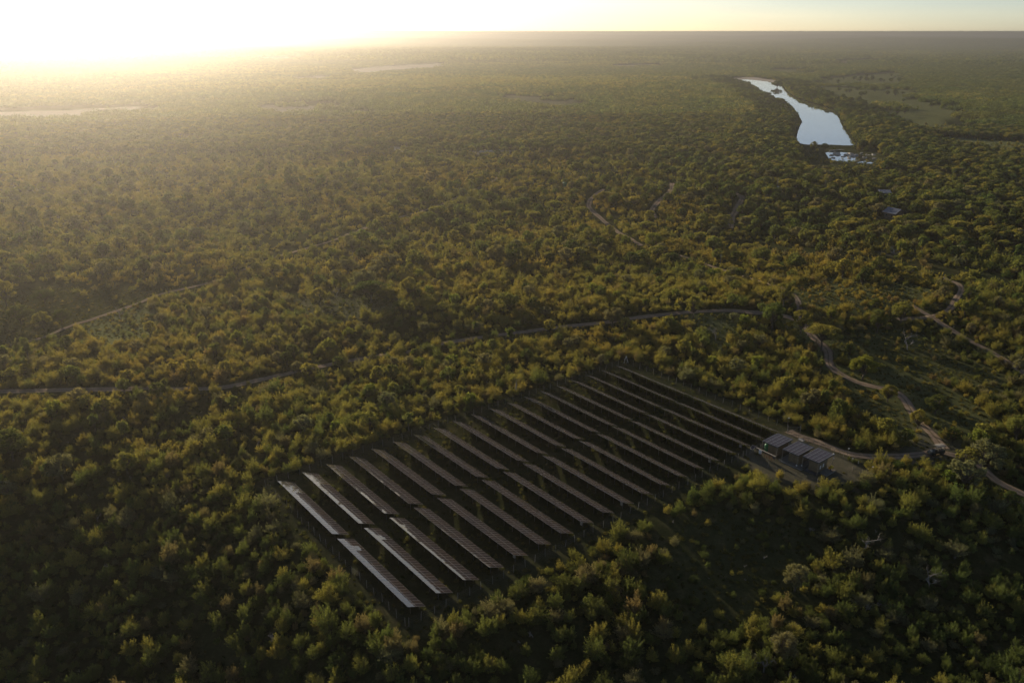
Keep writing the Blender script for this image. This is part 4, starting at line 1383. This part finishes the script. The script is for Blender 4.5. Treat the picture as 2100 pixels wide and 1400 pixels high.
# stretches of far country: dozens of crowns on one patch
def patch(seed, size, n, nf, leaf, rlo, rhi, mats_):
    rg = np.random.default_rng(seed)
    V_, mi, tn = [], [], []
    for i in range(n):
        x_, y_ = (rg.random(2) - .5) * size
        r_ = rlo + (rhi - rlo) * rg.random() ** 2
        h_ = r_ * (.9 + .5 * rg.random())
        k_ = int(nf * (r_ / rhi + .4))
        v = leaves_on(rg, (x_, y_, h_ * .75), (r_, r_, h_ * .75), k_, leaf, .4, .45)
        V_.append(v)
        mi += [int(rg.integers(len(mats_)))] * k_
        tn += list(np.clip(rg.random() * .7 + rg.random(k_) * .4, 0, 1))
    V_ = np.concatenate(V_)
    return np_mesh("patch", V_, quads_of(V_), mats_, mi, tn)
FM = [M['leaf_olive'], M['leaf_green'], M['leaf_dark'], M['leaf_gold']]
for i in range(5):
    proto(proto_far, "f%02d" % i, patch(500 + i, 46, 105, 60, 1.1, 1.6, 4.0, [M['leaf_dark'], M['leaf_green'], M['leaf_dark']] if i < 2 else [M['leaf_olive'], M['leaf_green'], M['leaf_dark']] if i < 4 else [M['leaf_olive'], M['leaf_olive'], M['leaf_green']]))
for i in range(4):
    proto(proto_vfar, "v%02d" % i, patch(600 + i, 190, 420, 14, 4.0, 2.5, 7.0, [M['leaf_dark'], M['leaf_green']] if i < 2 else [M['leaf_olive'], M['leaf_green'], M['leaf_green']]))

def grass_tuft(seed, n, h, spread):
    rg = np.random.default_rng(seed)
    a = rg.random(n) * 2 * math.pi
    rad_ = spread * np.sqrt(rg.random(n))
    b0 = np.stack([rad_ * np.cos(a), rad_ * np.sin(a), np.zeros(n) - .03], -1)
    hh = h * (.5 + .7 * rg.random(n))
    tip = b0 + np.stack([rg.normal(size=n) * .35 * hh, rg.normal(size=n) * .35 * hh, hh], -1)
    side = np.stack([np.cos(a + 1.6), np.sin(a + 1.6), np.zeros(n)], -1) * .05
    v = np.stack([b0 - side, b0 + side, tip + side * .4, tip - side * .4], 1).reshape(-1, 3)
    return np_mesh("grass_tuft", v, quads_of(v), [M['grass']], tone=rg.random(n))
for i in range(4):
    proto(proto_grass, "g%02d" % i, grass_tuft(700 + i, 150, .38 + .08 * i, .9))

def scatter(name, coll, P, rz, sc_, idx, label):
    me = bpy.data.meshes.new(name)
    me.vertices.add(len(P))
    me.vertices.foreach_set("co", np.asarray(P, np.float32).ravel())
    for nm, ty, arr in (("rz", 'FLOAT', rz), ("pick", 'INT', idx)):
        a = me.attributes.new(nm, ty, 'POINT')
        a.data.foreach_set("value", np.asarray(arr, np.float32 if ty == 'FLOAT' else np.int32))
    a = me.attributes.new("size", 'FLOAT_VECTOR', 'POINT')
    a.data.foreach_set("vector", np.asarray(sc_, np.float32).ravel())
    o = link(name, me)
    tag(o, kind="stuff", label=label)
    ng = bpy.data.node_groups.new(name + "_nodes", 'GeometryNodeTree')
    ng.interface.new_socket("Geometry", in_out='INPUT', socket_type='NodeSocketGeometry')
    ng.interface.new_socket("Geometry", in_out='OUTPUT', socket_type='NodeSocketGeometry')
    gi, go = ng.nodes.new("NodeGroupInput"), ng.nodes.new("NodeGroupOutput")
    iop = ng.nodes.new("GeometryNodeInstanceOnPoints")
    ci = ng.nodes.new("GeometryNodeCollectionInfo")
    ci.inputs[0].default_value = coll
    ci.inputs[1].default_value = True
    ci.inputs[2].default_value = True
    def na(nm, ty):
        n_ = ng.nodes.new("GeometryNodeInputNamedAttribute")
        n_.data_type = ty
        n_.inputs[0].default_value = nm
        return [s for s in n_.outputs if s.enabled and s.name == "Attribute"][0]
    cx = ng.nodes.new("ShaderNodeCombineXYZ")
    er = ng.nodes.new("FunctionNodeEulerToRotation")
    L = ng.links.new
    L(gi.outputs[0], iop.inputs["Points"])
    L(ci.outputs[0], iop.inputs["Instance"])
    iop.inputs["Pick Instance"].default_value = True
    L(na("pick", 'INT'), iop.inputs["Instance Index"])
    L(na("rz", 'FLOAT'), cx.inputs[2])
    L(cx.outputs[0], er.inputs[0])
    L(er.outputs[0], iop.inputs["Rotation"])
    L(na("size", 'FLOAT_VECTOR'), iop.inputs["Scale"])
    L(iop.outputs[0], go.inputs[0])
    md = o.modifiers.new("scatter", 'NODES')
    md.node_group = ng
    return o

def field(x, y, w, ph):
    return .5 + .25 * np.sin(x / w + ph) * np.cos(y / (w * 1.3) - ph) + .25 * np.sin((x + y) / (w * .7) + 2 * ph)
def band(x, y, w, n):
    """dark wooded lines and paler bush alternate in long bands across the country"""
    f_ = .5 + .3 * np.sin(y / w + .8 * np.sin(x / (w * 2.1) + 1) + x / (w * 5)) + .2 * np.sin(x / (w * 1.3) - y / (w * .6) + 2)
    f_ = np.clip(f_ - .38 * smooth(150, 900, x) + rng.normal(0, .16, x.shape), 0, .999)
    return (f_ * n).astype(int)
def jgrid(r0, r1, step, half_deg):
    x1 = r1 * math.sin(R(half_deg)) + step
    X, Y = np.meshgrid(np.arange(-x1, x1, step), np.arange(max(40, r0 * .5), r1 + step, step))
    X = X + rng.uniform(-.48, .48, X.shape) * step; Y = Y + rng.uniform(-.48, .48, Y.shape) * step
    X, Y = X.ravel(), Y.ravel()
    d = np.hypot(X, Y); a = np.abs(np.degrees(np.arctan2(X, Y)))
    k = (d >= r0) & (d < r1) & (a < half_deg)
    return X[k], Y[k]
S_LO, S_HI, R_LO, R_HI = -5.6, 61.0, -4.4, 118.8
def clear_of_works(x, y, pad=0.0):
    s, r = SR(x, y)
    ins = (s > S_LO - pad) & (s < S_HI + pad) & (r > R_LO - pad) & (r < R_HI + pad)
    return ~(ins | in_poly(x, y, YARD))
HOUSES = [(G(1832, 447)[:2], 9), (G(1813, 403)[:2], 11)]
SMALL = [(G(1915, 416)[:2], 4.5), (G(1937, 399)[:2], 4.5)]
def clear_of_houses(x, y):
    k = np.ones(x.shape, bool)
    for (hx, hy), rd in HOUSES:
        dx, dy = x - hx, y - hy
        al = (dx * hx + dy * hy) / math.hypot(hx, hy); ac = (dx * hy - dy * hx) / math.hypot(hx, hy)
        k &= ~((np.abs(ac) < rd * .8) & (al < rd * .7) & (al > -rd * 2.6))
    for (hx, hy), rd in SMALL:
        k &= (x - hx) ** 2 + (y - hy) ** 2 > rd * rd
    return k
def clear_of_river(x, y, pad=4):
    k = np.ones(x.shape, bool)
    m_ = (x > 100) & (x < 950) & (y > 600) & (y < 2600)
    if m_.any():
        xm, ym = x[m_], y[m_]
        b = np.ones(xm.shape, bool)
        for poly in (RIV, POOL):
            b &= ~(in_poly(xm, ym, poly) | (dist_poly(xm, ym, poly) < pad))
        k[m_] = b
    return k
def riverside(x, y):
    d = np.full(x.shape, 1e6)
    m_ = (x > 0) & (x < 1100) & (y > 500) & (y < 2700)
    if m_.any():
        d[m_] = np.minimum(dist_poly(x[m_], y[m_], RIV), dist_poly(x[m_], y[m_], POOL))
    return d
def pick_kind(x, y):
    """which plant stands where: golden bush on the dry rises, greener and greyer mixes in the hollows and to the right; darker picks paint a dimmer foreground"""
    g_ = field(x, y, 60, .7)
    s, r = SR(x, y)
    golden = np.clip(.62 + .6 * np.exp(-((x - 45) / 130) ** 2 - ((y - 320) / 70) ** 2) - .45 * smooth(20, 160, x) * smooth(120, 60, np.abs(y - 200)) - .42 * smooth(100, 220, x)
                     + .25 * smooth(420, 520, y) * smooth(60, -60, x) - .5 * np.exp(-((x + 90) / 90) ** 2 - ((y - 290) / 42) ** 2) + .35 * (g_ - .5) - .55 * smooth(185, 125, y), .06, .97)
    u_ = rng.random(x.shape)
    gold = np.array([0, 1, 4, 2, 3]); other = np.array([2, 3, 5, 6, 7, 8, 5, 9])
    low = np.array([7, 8, 8, 5, 8, 6, 7, 9])  # darker leaf mix for the foreground: its dimness put into plant colour
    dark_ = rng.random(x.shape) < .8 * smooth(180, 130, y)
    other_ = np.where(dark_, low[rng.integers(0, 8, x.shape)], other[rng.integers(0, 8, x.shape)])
    kk = np.where(u_ < golden, gold[rng.integers(0, 5, x.shape)], other_)
    kk = np.where(rng.random(x.shape) < .05, 10, kk)
    kk = np.where(rng.random(x.shape) < .018, 11, kk)
    return kk

# hand-placed trees come first so that the bush leaves room for them
TLIST = [
    # px foot, kind, height m, width m, label
    (1421, 653, 6, 9.0, 6.5, "slender olive tree with a clear dark trunk beside the bend of the main track"),
    (1584, 674, 0, 10.0, 9.0, "round green tree on a tall trunk in front of the main track"),
    (1641, 686, 6, 9.0, 8.0, "spreading tree leaning over the start of the sandy slope track"),
    (1684, 719, 4, 9.0, 10.5, "flat-topped tree standing alone beside the lit sandy bank"),
    (1606, 630, 6, 9.5, 8.0, "tall thin-crowned tree behind the junction of the tracks"),
    (1257, 668, 8, 7.0, 9.0, "grey-green tree on the near side of the main track behind the field"),
    (1847, 664, 0, 8.5, 8.5, "round green tree in front of the bending track at right"),
    (1798, 683, 1, 9.0, 6.5, "dense dark tree left of the round one below the bending track"),
    (1768, 778, 9, 8.0, 8.5, "bright yellow-green tree at the top of the grassy slope"),
    (1767, 588, 1, 8.0, 6.0, "dark upright tree beyond the grassy opening at right"),
    (1820, 824, 2, 5.5, 5.5, "olive tree low on the grassy slope above the vehicle"),
    (1917, 848, 1, 6.0, 6.5, "single dark green tree in the open grass at right"),
    (1881, 880, 2, 6.0, 5.0, "olive tree at the edge of the dirt where the track meets the vehicle"),
    (2083, 905, 0, 8.0, 7.0, "big green tree cut by the right edge level with the vehicle"),
    (2020, 975, 5, 9.5, 8.5, "feathery grey-green tree right of the safari vehicle, the rear of two"),
    (1972, 1002, 5, 8.0, 8.0, "feathery grey-green tree right of the safari vehicle, the front of two"),
    (1604, 1352, 8, 5.8, 5.6, "round grey-green tree near the bottom edge beside a bare dead trunk"),
    (1630, 1212, 8, 6.5, 6.0, "pale-topped grey tree alone in the dark bush right of centre foreground"),
    (130, 985, 8, 7.5, 8.0, "pale-tipped broad tree in the dark bush at the left"),
    (28, 945, 1, 9.0, 10.0, "large dark tree against the left edge"),
    (262, 972, 2, 6.0, 6.5, "rounded olive tree right of the pale-tipped one at left"),
    (1338, 512, 9, 9.0, 11.5, "broad pale-green tree at the foot of the curving track"),
    (1016, 540, 8, 9.0, 11.0, "pale grey tree beyond the golden rise"),
    (1052, 537, 1, 9.0, 8.0, "dark round tree beside the pale grey one beyond the golden rise"),
    (748, 600, 8, 10.0, 13.0, "broad pale dome-shaped tree behind the dark flat-topped one"),
    (762, 622, 3, 9.0, 12.0, "dark flat-topped tree with a thick trunk on bare ground"),
    (842, 612, 2, 9.0, 8.5, "olive tree at the left foot of the golden rise"),
    (1042, 640, 0, 8.0, 10.0, "round green tree rising from the golden bush"),
    (795, 562, 5, 9.0, 14.0, "wide grey feathery tree behind the dome-shaped one"),
    (715, 565, 5, 8.0, 9.0, "smaller grey feathery tree at the left of the wide one"),
    (1205, 498, 2, 8.0, 9.0, "olive tree on the far side of the hollow before the curving track"),
    (14, 628, 6, 11.0, 8.0, "tall thin tree at the left edge of the grass clearing"),
    (92, 622, 1, 6.0, 9.0, "dark spreading bush tree in the grass clearing at left"),
    (45, 665, 1, 8.0, 10.0, "rounded dark tree beside the faint track at the left edge"),
    (90, 672, 2, 6.5, 7.0, "olive tree in front of the dark ones at the left edge"),
    (128, 662, 1, 5.5, 7.5, "low dark tree at the lower end of the grass clearing"),
    (60, 742, 7, 8.5, 5.0, "upright green tree below the faint track at the left edge"),
    (690, 291, 1, 13.0, 13.0, "dark round tree alone on the bright far bush"),
    (345, 303, 1, 12.0, 12.0, "dark tree standing above the far bright bush at left"),
    (880, 465, 0, 9.0, 13.0, "green tree crown in the middle of the far bush"),
    (850, 392, 2, 10.0, 14.0, "olive tree crown in the far bush left of the track bend"),
    (1005, 420, 1, 9.0, 12.0, "dark tree at the bend of the faint track"),
    (1045, 375, 1, 11.0, 14.0, "dark tree clump where the faint track turns"),
    (475, 585, 9, 6.0, 5.0, "bright green small tree beside the pale stretch of the faint track"),
    (655, 625, 2, 7.0, 8.0, "olive tree left of the dark flat-topped tree"),
    (1940, 500, 0, 10.0, 12.0, "green tree crown in the dark woods at right"),
    (1845, 522, 9, 7.0, 7.0, "lime-green tree beside a pale patch at right"),
    (1690, 312, 1, 9.0, 9.0, "dark tree in front of the near end of the river"),
    (1668, 308, 6, 9.0, 7.0, "open-crowned tree silhouetted against the river"),
    (1593, 181, 1, 16.0, 26.0, "dark clump of a tree on the islet in the river"),
    (1180, 355, 0, 9.0, 12.0, "green tree beside the small green tank"),
    (1480, 470, 6, 9.0, 13.0, "wide olive tree left of the pale camp track"),
    (1665, 455, 0, 9.0, 12.0, "green tree crown in the woods below the river"),
    (1560, 545, 0, 9.0, 11.0, "green tree at the right shoulder of the golden rise"),
]
TPOS = []
for q in TLIST:
    x_, y_, z_ = G(q[0], q[1])
    TPOS.append((x_, y_, z_))
TP = np.array([(p_[0], p_[1], q[4] * .36) for p_, q in zip(TPOS, TLIST)])
def clear_of_trees(x, y):
    k = np.ones(x.shape, bool)
    for tx, ty, rd in TP:
        k &= (x - tx) ** 2 + (y - ty) ** 2 > (rd * .8) ** 2
    return k
for q, p_ in zip(TLIST, TPOS):
    cm, tm = TREES[q[2]]
    t = thing("tree", q[5], "tree", (p_[0], p_[1], p_[2]), rng.random() * 6.28, "single trees standing out of the bush")
    t.scale = (q[4] / 8.0, q[4] / 8.0, q[3] / 8.0)
    link("crown", cm, t)
    link("trunk", tm, t)
DEAD = [dead_parts(11), dead_parts(12, 7, 1.25), dead_parts(13, 6, .9)]
DEADM = [d_.mesh("dead_tree_%d" % i, M['deadwood']) for i, d_ in enumerate(DEAD)]
for px, py, k, H, lab in [
    (1468, 698, 0, 8.0, "bare dead tree in the grass opening behind the solar field"),
    (1861, 718, 1, 9.0, "large bleached dead tree on the grassy slope at right"),
    (1771, 1130, 0, 6.5, "bare grey dead tree in the dark bush below the huts"),
    (1906, 1207, 1, 6.0, "bare dead tree at the lower right with spreading limbs"),
    (1773, 1252, 2, 4.2, "small forked dead tree left of the spreading one at lower right"),
    (1566, 1378, 2, 6.0, "bare dead trunk beside the round tree at the bottom edge"),
    (322, 815, 2, 5.0, "thin bare dead tree in front of the main track at left"),
    (247, 655, 0, 6.5, "thin dead tree beside the faint track at left"),
    (690, 610, 1, 8.0, "bare dead tree left of the dark flat-topped tree"),
    (1610, 866, 1, 3.6, "pale leafless shrub just outside the north fence"),
    (2092, 1042, 2, 5.5, "bare pole-like dead tree at the right edge"),
    (1655, 690, 0, 6.0, "dead tree beside the sandy slope track"),
    (340, 985, 1, 3.0, "pale leafless shrub in the dark bush at left"),
]:
    x_, y_, z_ = G(px, py)
    o = link("dead_tree", DEADM[k], None, (x_, y_, z_), rng.random() * 6)
    o.scale = (H / 7, H / 7, H / 7)
    tag(o, lab, "dead tree", "bare dead trees")
# the pale-barked tree by the back fence
x_, y_, z_ = G(1058, 806)
t = thing("tree", "tree with a pale bare trunk and forked limb by the back fence", "tree", (x_, y_, z_), 0, "single trees standing out of the bush")
v, mb, rg = tree_parts(340, 'umbrella', 3600, .2)
v = v * np.array([.62, .62, .8])
link("crown", crown_mesh("pale_tree_crown", v, M['leaf_olive'], rg), t)
mb = MB()
mb.tube([(0, 0, -.3), (.05, 0, 2.0), (.1, .05, 3.6)], [.24, .20, .17], 8, 0, False)
mb.tube([(.1, .05, 3.4), (.7, 0, 4.4), (2.0, -.2, 5.1)], [.16, .11, .05], 6, 0, False)
mb.tube([(.1, .05, 3.4), (-.4, .1, 4.4), (-.9, .3, 5.4)], [.13, .09, .04], 6, 0, False)
mb.tube([(.1, .05, 3.5), (.2, .2, 4.6), (.3, .3, 5.6)], [.12, .08, .03], 6, 0, False)
mb.build("trunk", M['palebark'], t)

# near bush: 300 as single plants, the rest as cover
x, y = jgrid(72, 350, 2.1, 42)
d = np.hypot(x, y)
keep = rng.random(x.shape) < plants_left(x, y) * np.clip(.15 + .95 * field(x, y, 13, 2.1) + .5 * field(x, y, 31, .2), .22, 1)
keep &= ~on_road(x, y) & clear_of_works(x, y) & clear_of_trees(x, y) & clear_of_houses(x, y)
x, y, d = x[keep], y[keep], d[keep]
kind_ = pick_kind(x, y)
open_ = plants_left(x, y)
s_ = (.34 + .60 * rng.random(x.shape) ** 2.2) * np.where(open_ < .5, .62, 1.0)
s_ *= np.where((rng.random(x.shape) < .08) & (open_ > .6), 1.35, 1)
sx = np.stack([s_ * rng.uniform(.9, 1.15, x.shape), s_ * rng.uniform(.9, 1.15, x.shape), s_ * rng.uniform(.85, 1.2, x.shape)], -1)
sx[low_side(x, y)] *= .55
z = hgt(x, y) - .05
rz = rng.random(x.shape) * 6.28
c_, s0 = math.cos(PITCH), math.sin(PITCH)
dep = y * c_ - (z + 1.5 - CAM_H) * s0
ppx = 1050 + F_PX * x / dep; ppy = 700 - F_PX * (y * s0 + (z + 1.5 - CAM_H) * c_) / dep
inview = (ppx > 5) & (ppx < 2095) & (ppy < 1385) & (ppy > 0)
size_px = np.where(inview & (kind_ < 11), s_ / dep, 0)
order = np.argsort(-size_px)
single = np.zeros(x.shape, bool); single[order[:300]] = True
LEAFWORD = ["golden", "golden", "olive", "olive", "golden", "green", "olive", "green", "dark green", "grey-green", "dry brown"]
def zone(px_, py_):
    col = ["at the far left", "left of the field corner", "by the field corner", "under the front fence", "below the huts", "at the far right"][min(5, int(px_ / 350))]
    if py_ > 1300: return "along the bottom edge, " + col
    if py_ > 1180: return "in the second belt from the bottom, " + col
    if py_ > 1060: return "in the middle belt of thicket, " + col
    return "in the upper belt of thicket, " + col
for i in np.nonzero(single)[0]:
    cm, sm = BUSH[kind_[i]]
    zn = zone(ppx[i], ppy[i])
    szw = "small" if s_[i] < .5 else "broad" if s_[i] > .72 else "mid-sized"
    t = thing("bush", "%s %s bush %s" % (szw, LEAFWORD[kind_[i]], zn), "bush", (x[i], y[i], z[i]), rz[i], "bushes " + zn)
    t.scale = tuple(sx[i])
    link("crown", cm, t)
    link("stem", sm, t)
sm_tree = ~single & (d > 190) & (rng.random(x.shape) < .035) & (open_ > .6)
ts = .42 + .3 * rng.random(sm_tree.sum())
scatter("scattered_trees", proto_tree, np.stack([x, y, z], -1)[sm_tree], rz[sm_tree], np.stack([ts, ts, ts * 1.05], -1), np.array([0, 1, 2, 5, 6, 8, 7, 9])[rng.integers(0, 8, sm_tree.sum())], "small trees rising here and there above the bush")
k = ~single & ~sm_tree
scatter("bush_cover", proto_near, np.stack([x, y, z], -1)[k], rz[k], sx[k], kind_[k], "dense olive and golden bush covering the ground round the solar field")

# middle distance bush
x, y = jgrid(350, 1150, 2.8, 40)
keep = rng.random(x.shape) < plants_left(x, y) * np.clip(-.05 + 1.0 * field(x, y, 19, 1.1) + .7 * field(x, y, 47, .5), .10, 1)
keep &= ~on_road(x, y) & clear_of_trees(x, y) & clear_of_houses(x, y) & clear_of_river(x, y, 7)
x, y = x[keep], y[keep]
tree_share = .035 + .30 * smooth(735, 790, y) + .22 * smooth(80, 220, x) * smooth(360, 420, y)
rs = riverside(x, y)
tree_share = np.maximum(tree_share, .55 * (rs < 70))
is_tree = (rng.random(x.shape) < tree_share) & ~low_side(x, y) & (plants_left(x, y) > .2)
xb, yb = x[~is_tree], y[~is_tree]
s_ = (.40 + .66 * rng.random(xb.shape) ** 2.2) * (1 + .15 * smooth(100, 250, xb))
s_ = s_ * np.where(low_side(xb, yb), .5, 1)
sx = np.stack([s_ * rng.uniform(.9, 1.2, xb.shape), s_ * rng.uniform(.9, 1.2, xb.shape), s_ * rng.uniform(.85, 1.15, xb.shape)], -1)
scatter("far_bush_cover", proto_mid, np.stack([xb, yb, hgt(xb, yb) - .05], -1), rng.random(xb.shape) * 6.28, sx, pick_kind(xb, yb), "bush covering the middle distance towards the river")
xt, yt = x[is_tree], y[is_tree]
big = 1 + .25 * (rs[is_tree] < 70)
s_ = (.62 + .5 * rng.random(xt.shape)) * big
sx = np.stack([s_, s_, s_ * rng.uniform(.8, 1.05, xt.shape)], -1)
ktree = np.array([0, 1, 1, 2, 6, 4, 1, 0, 8, 7])[rng.integers(0, 10, xt.shape)]
ktree = np.where(rs[is_tree] < 70, np.array([1, 1, 0, 1, 2])[rng.integers(0, 5, xt.shape)], ktree)
scatter("woodland", proto_tree, np.stack([xt, yt, hgt(xt, yt) - .1], -1), rng.random(xt.shape) * 6.28, sx, ktree, "green woodland of larger trees in the valley and along the river")

# riverside trees further up the river, and single trees dotted over the meadows
x, y = jgrid(1150, 2500, 11, 38)
rs = riverside(x, y)
pl_ = plants_left(x, y)
keep = ((rs < 60) | ((pl_ < .6) & (x > 300) & (rng.random(x.shape) < .05))) & clear_of_river(x, y, 8) & (rng.random(x.shape) < .85) & (pl_ > .02)
x, y = x[keep], y[keep]
s_ = .9 + .7 * rng.random(x.shape)
sx = np.stack([s_, s_, s_ * .85], -1)
scatter("riverside_wood", proto_tree, np.stack([x, y, hgt(x, y) - .1], -1), rng.random(x.shape) * 6.28, sx, np.array([1, 1, 0, 3, 1])[rng.integers(0, 5, x.shape)], "dark riverside trees lining the far reach of the river")

# reeds and bushes crowding the river banks
x, y = jgrid(740, 2300, 5.0, 34)
m_ = (x > 150) & (x < 800)
x, y = x[m_], y[m_]
rs = riverside(x, y)
keep = (rs < 40) & clear_of_river(x, y, 2.0) & (plants_left(x, y) > .02) & (rng.random(x.shape) < .85 * plants_left(x, y) ** 1.4)
x, y = x[keep], y[keep]
s_ = .55 + .75 * rng.random(x.shape)
scatter("river_reeds", proto_mid, np.stack([x, y, hgt(x, y) - .05], -1), rng.random(x.shape) * 6.28, np.stack([s_ * 1.2, s_ * 1.2, s_], -1), np.array([5, 7, 8, 6])[rng.integers(0, 4, x.shape)], "green reeds and low bush crowding the river banks")

# far country
x, y = jgrid(1120, 3600, 36, 40)
pm = np.min([plants_left(x + a, y + b) for a, b in ((0, 0), (20, 0), (-20, 0), (0, 24), (0, -24), (0, -55), (0, -95))], 0)
keep = (rng.random(x.shape) < np.where(pm < .6, pm * .35, 1)) & clear_of_river(x, y, 30)
x, y = x[keep], y[keep]
s_ = .85 + .35 * rng.random(x.shape)
sx = np.stack([s_, s_, s_ * (1 + .6 * field(x, y, 210, .3) - .2)], -1)
scatter("far_woodland", proto_far, np.stack([x, y, hgt(x, y) - .3], -1), rng.random(x.shape) * 6.28, sx, band(x, y, 260, 5), "far bush and woodland reading as one mass beyond the river")
x, y = jgrid(3450, 14000, 165, 40)
pm = np.min([plants_left(x + a, y + b) for a, b in ((0, 0), (80, 0), (-80, 0), (0, 90), (0, -90), (0, -180))], 0)
keep = rng.random(x.shape) < np.where(pm < .6, .0, 1)
x, y = x[keep], y[keep]
s_ = .9 + .35 * rng.random(x.shape)
sx = np.stack([s_, s_, s_ * (.7 + .9 * field(x, y, 900, 1.3))], -1)
scatter("distant_woodland", proto_vfar, np.stack([x, y, hgt(x, y) - .8], -1), rng.random(x.shape) * 6.28, sx, band(x, y, 900, 4), "distant woodland fading towards the horizon")

# grass between the rows and in the openings
x, y = jgrid(75, 400, 1.35, 40)
kp = (np.hypot(x, y) < 300) | (plants_left(x, y) < .6)
x, y = x[kp], y[kp]
s, r = SR(x, y)
inarr = (s > -6) & (s < 60) & (r > -5) & (r < 119)
yard_ = in_poly(x, y, YARD)
pr = np.where(inarr, .62 * np.clip(field(x, y, 9, .4) + .25, .2, 1), np.where(plants_left(x, y) < .6, .6, .22)) * np.where(yard_, .12, 1)
bare = (np.abs(s + 3.2) < 1.6) | (np.abs(s - 57.3) < 1.6) | (np.abs(r + 1.8) < 1.6)
keep = (rng.random(x.shape) < np.where(bare & inarr, .4, pr)) & ~on_road(x, y)
x, y = x[keep], y[keep]
s_ = .3 + .45 * rng.random(x.shape) ** 2
scatter("grass", proto_grass, np.stack([x, y, hgt(x, y)], -1), rng.random(x.shape) * 6.28, np.stack([s_, s_, s_], -1), rng.integers(0, 4, x.shape), "short dry grass between the solar rows and in the openings")
